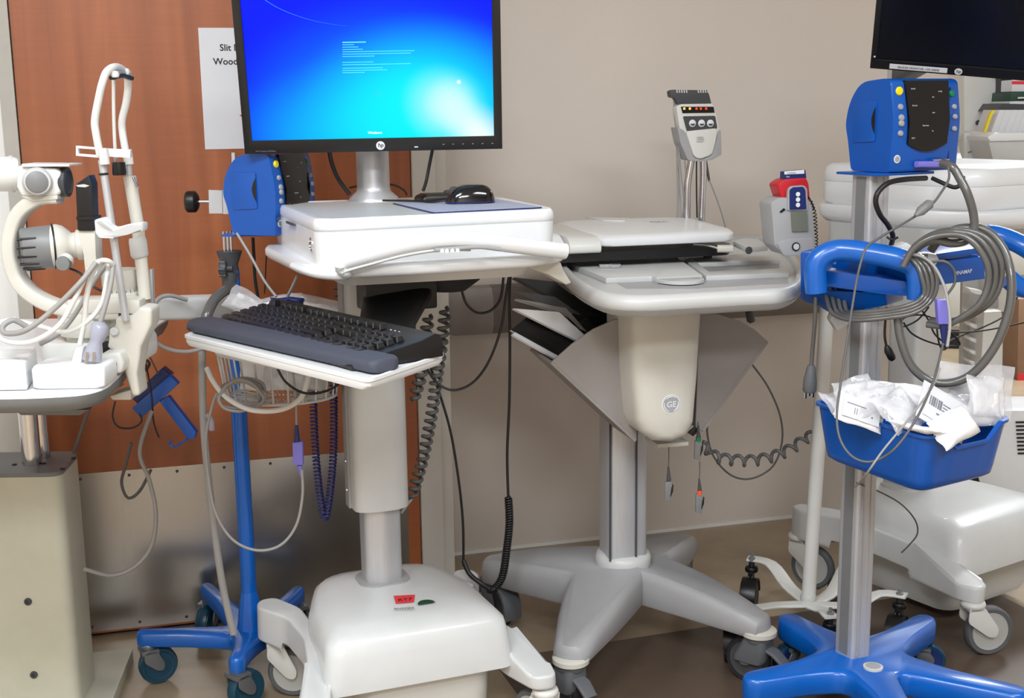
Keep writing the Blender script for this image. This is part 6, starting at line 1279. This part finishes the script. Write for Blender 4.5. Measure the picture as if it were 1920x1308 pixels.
cable('grey_lead', 'thin grey lead hanging in a large loop behind the right fan panel', ((1408, 680, 2.75), (1440, 725, 2.75), (1463, 780, 2.75), (1466, 830, 2.75), (1448, 875, 2.75), (1408, 897, 2.75), (1370, 890, 2.75), (1338, 855, 2.75), (1326, 810, 2.75), (1330, 770, 2.75)), .0022, 'cordg')
cable('ribbed_hose', 'short ribbed grey hose below the right of the ECG trolley worktop', ((1403, 560, 2.78), (1404, 580, 2.78), (1409, 604, 2.78)), .0026, 'cordg', 'hose', n=6, coil=(.0072, 14))

# ================================================================ CABLES OF THE RIGHT STAND
def rc(lab, pts, r_, mt='hose', name='grey_hose', c='hose', n=10): cable(name, lab, pts, r_, mt, c, n=n)
rc('thick grey cuff hose arching down from the right patient monitor', ((1766, 306, 2.22), (1785, 312, 2.20), (1800, 335, 2.19), (1815, 365, 2.18), (1825, 400, 2.18), (1826, 430, 2.18), (1812, 450, 2.18), (1785, 456, 2.18), (1750, 450, 2.18), (1722, 462, 2.19), (1704, 482, 2.2)), .0075)
rc('thick grey hose hanging in the largest loop below the right bracket', ((1745, 470, 2.22), (1765, 445, 2.21), (1800, 428, 2.20), (1845, 430, 2.19), (1880, 465, 2.17), (1896, 520, 2.15), (1892, 580, 2.14), (1868, 645, 2.14), (1830, 695, 2.15), (1790, 716, 2.16), (1745, 714, 2.17), (1708, 684, 2.18), (1688, 630, 2.19), (1682, 575, 2.2)), .0078)
for i, (dx, dy, r_, lab) in enumerate(((0, 0, .0062, 'grey hose in the tight outer coil on the right bracket'), (-12, 3, .0060, 'grey hose in the middle of the tight coil on the right bracket'), (-24, 8, .0058, 'grey hose innermost in the tight coil on the right bracket'))):
    rc(lab, [(x + dx * k_, y + dy, d_ - .01 * i) for x, y, d_, k_ in ((1700, 492, 2.20, .3), (1720, 458, 2.20, .3), (1760, 436, 2.19, .4), (1810, 432, 2.18, .6), (1850, 448, 2.17, 1), (1874, 485, 2.16, 1), (1876, 525, 2.16, 1), (1860, 562, 2.16, 1), (1825, 588, 2.17, 1), (1785, 602, 2.18, .6), (1745, 600, 2.2, .3))], r_)
for i in range(4):
    rc(('outermost', 'second', 'third', 'innermost')[i] + ' grey cable strand wound around the left handle of the bracket', [(x + i * 9 * a_, y - i * 5 * b_, d_) for x, y, d_, a_, b_ in ((1548, 540, 2.33, 1.2, 0), (1550, 560, 2.31, 1.2, 0), (1562, 588, 2.28, 1, .2), (1600, 600, 2.22, .4, 1), (1660, 596, 2.19, 0, 1), (1715, 586, 2.17, -.3, 1), (1748, 560, 2.17, -.6, .5), (1757, 525, 2.17, -1, 0), (1745, 495, 2.18, -1, 0), (1722, 478, 2.20, -1, 0))], .0042, 'hose', 'grey_cable', 'cable', 8)
rc('grey sensor cable from the right patient monitor hanging in front of the tub', ((1778, 312, 2.2), (1779, 335, 2.19), (1765, 360, 2.18), (1742, 388, 2.17), (1700, 415, 2.15), (1650, 445, 2.13), (1625, 464, 2.12), (1612, 500, 2.11), (1602, 550, 2.10), (1588, 640, 2.05), (1576, 720, 2.0), (1569, 780, 1.97), (1576, 825, 1.95), (1600, 857, 1.93), (1635, 865, 1.92), (1675, 843, 1.91), (1712, 795, 1.92), (1740, 740, 1.96), (1757, 690, 2.0), (1768, 645, 2.08)), .0021, 'cordg', 'sensor_cable', 'cable', 8)
rc('thin light cable slanting across the front of the tub', ((1763, 690, 2.0), (1745, 730, 1.97), (1700, 790, 1.92), (1655, 845, 1.90), (1622, 892, 1.92), (1604, 912, 2.1)), .0018, 'cord', 'sensor_cable', 'cable', 8)
t = T('cable_splice', 'swollen grey splice on the sensor cable below the right patient monitor', 'connector', P(1735, 392, 2.16), 0); t.part('body', MB().tube([t.W(1748, 378, 2.165), t.W(1743, 382, 2.16), t.W(1726, 396, 2.155), t.W(1716, 404, 2.15)], [.003, .0085, .0085, .003], 10), 'greym', smooth=60)
rc('thin grey cable curling over the violet plug', ((1690, 480, 2.2), (1720, 478, 2.18), (1748, 495, 2.16), (1768, 530, 2.14), (1778, 570, 2.12), (1781, 610, 2.10), (1776, 650, 2.08)), .0027, 'cord', 'sensor_cable', 'cable', 8)
rc('small grey cable loop just right of the violet plug', ((1742, 492, 2.19), (1770, 490, 2.18), (1788, 505, 2.18), (1790, 530, 2.18), (1776, 552, 2.18)), .0024, 'cordg', 'sensor_cable', 'cable', 8)
VP = T('sensor_plug', 'violet sensor plug hanging below the right stand bracket', 'connector', P(1768, 650, 2.14), 0)
wq(VP, 'plug_body', ((1757, 562), (1779, 562), (1780, 608), (1760, 608)), 2.135, .016, 'violet', bevel=.002); VP.part('strain_relief', MB().tube([VP.W(1769, 608, 2.142), VP.W(1770, 645, 2.142)], [.0075, .003], 10), 'navy')
rc('thick black power cable looping out below the right patient monitor', ((1736, 334, 2.32), (1700, 336, 2.27), (1668, 342, 2.24), (1648, 358, 2.23), (1642, 378, 2.23), (1650, 402, 2.24), (1665, 422, 2.26), (1674, 442, 2.28), (1670, 462, 2.3)), .0048, 'cordb', 'black_cable', 'cable')
rc('short black cable sagging under the right corner of the patient monitor', ((1748, 334, 2.3), (1770, 344, 2.28), (1790, 351, 2.27), (1802, 345, 2.27), (1806, 332, 2.28)), .004, 'cordb', 'black_cable', 'cable')
rc('black cable tie knotted on the power cable', ((1663, 444, 2.27), (1672, 449, 2.265), (1683, 445, 2.27)), .0022, 'cordb', 'black_cable', 'cable')
rc('black cable with a plug hanging beside the square pole', ((1662, 575, 2.24), (1660, 600, 2.24), (1659, 630, 2.24), (1663, 652, 2.24)), .0024, 'cordb', 'black_cable', 'cable')
t = T('black_plug', 'small black plug at the end of the cable beside the square pole', 'plug', P(1670, 676, 2.24), 0); t.part('body', MB().tube([t.W(1662, 648, 2.24), t.W(1665, 656, 2.24), t.W(1672, 670, 2.24), t.W(1675, 674, 2.24)], [.004, .0075, .0075, .005], 10), 'black', smooth=60)
for lab, pts in (('thin black wire crossing down from the bracket to the violet plug', ((1715, 565, 2.25), (1738, 595, 2.25), (1752, 625, 2.25), (1768, 640, 2.25))), ('thin black wire making the widest loop behind the violet plug', ((1742, 575, 2.3), (1720, 600, 2.3), (1692, 612, 2.3), (1695, 596, 2.3), (1725, 590, 2.3), (1752, 598, 2.3), (1780, 620, 2.3), (1800, 645, 2.3), (1775, 648, 2.3), (1740, 640, 2.3), (1710, 625, 2.3), (1694, 604, 2.3))),
    ('thin black wire stretching right behind the grey hoses', ((1768, 645, 2.3), (1800, 630, 2.35), (1850, 610, 2.4), (1885, 590, 2.45), (1905, 560, 2.5), (1930, 530, 2.5))), ('thinnest black wire running to the right edge', ((1770, 622, 2.3), (1820, 622, 2.35), (1870, 615, 2.4), (1940, 600, 2.45))), ('short black wire hooked under the violet plug', ((1755, 600, 2.28), (1760, 640, 2.28), (1768, 655, 2.28), (1778, 650, 2.28)))): cable('thin_wire', lab, pts, .0017, 'cordb')
PC = T('mains_cable', 'grey mains cable with three pronged plug hanging left of the tub', 'cable', P(1519, 745, 2.34), 0)
PC.part('cord', MB().tube(cat([PC.W(*p) for p in ((1530, 545, 2.33), (1528, 600, 2.33), (1524, 650, 2.34), (1521, 690, 2.34))]), .0042, 10), 'hose', smooth=60)
PC.part('plug', MB().tube([PC.W(*p) for p in ((1521, 684, 2.34), (1521, 690, 2.34), (1519, 712, 2.34), (1518, 730, 2.34), (1518, 735, 2.34))], [.0065, .009, .013, .0135, .011], 14), 'rubberg', smooth=60)
for px, l_ in ((1511, 747), (1518, 742), (1525, 745)): PC.part('prong', MB().beam([PC.W(px, 733, 2.34), PC.W(px - 1, l_, 2.34)], .0045, .0016, (0, 1, 0)), 'chrome')
rc('thin dark cable curving down from the pole to the white cart leg', ((1606, 905, 2.28), (1650, 922, 2.4), (1690, 945, 2.45), (1716, 975, 2.5), (1720, 1000, 2.5), (1706, 1020, 2.5), (1690, 1036, 2.5)), .0016, 'cordg', 'thin_cable', 'cable', 6)
t = T('probe_tips', 'white plastic probe holder lying on top of the blue bracket', 'holder', P(1690, 478, 2.28), 0)
wq(t, 'holder_body', ((1672, 462), (1700, 455), (1712, 462), (1705, 474), (1680, 474)), 2.28, .03, 'white2', bevel=.003)
t = T('white_clip', 'ribbed white clip wedged between handle and front tray', 'clip', P(1750, 485, 2.25), 0)
wq(t, 'clip_body', ((1706, 478), (1742, 474), (1756, 476), (1762, 488), (1752, 500), (1740, 492), (1712, 486)), 2.235, .03, 'white', bevel=.003)
for i in range(3): wq(t, 'clip_rib', ((1712, 477 + i * 3.5), (1740, 474.5 + i * 3.5), (1740, 476 + i * 3.5), (1712, 478.3 + i * 3.5)), 2.2335, .002, 'greyd')
t = T('pole_hook_cap', 'white plastic cap hanging under the left of the blue bracket', 'cap', P(1570, 612, 2.36), 0); wq(t, 'cap_body', ((1562, 584), (1592, 588), (1594, 608), (1570, 622), (1556, 600)), 2.34, .03, 'greyl', bevel=.005)
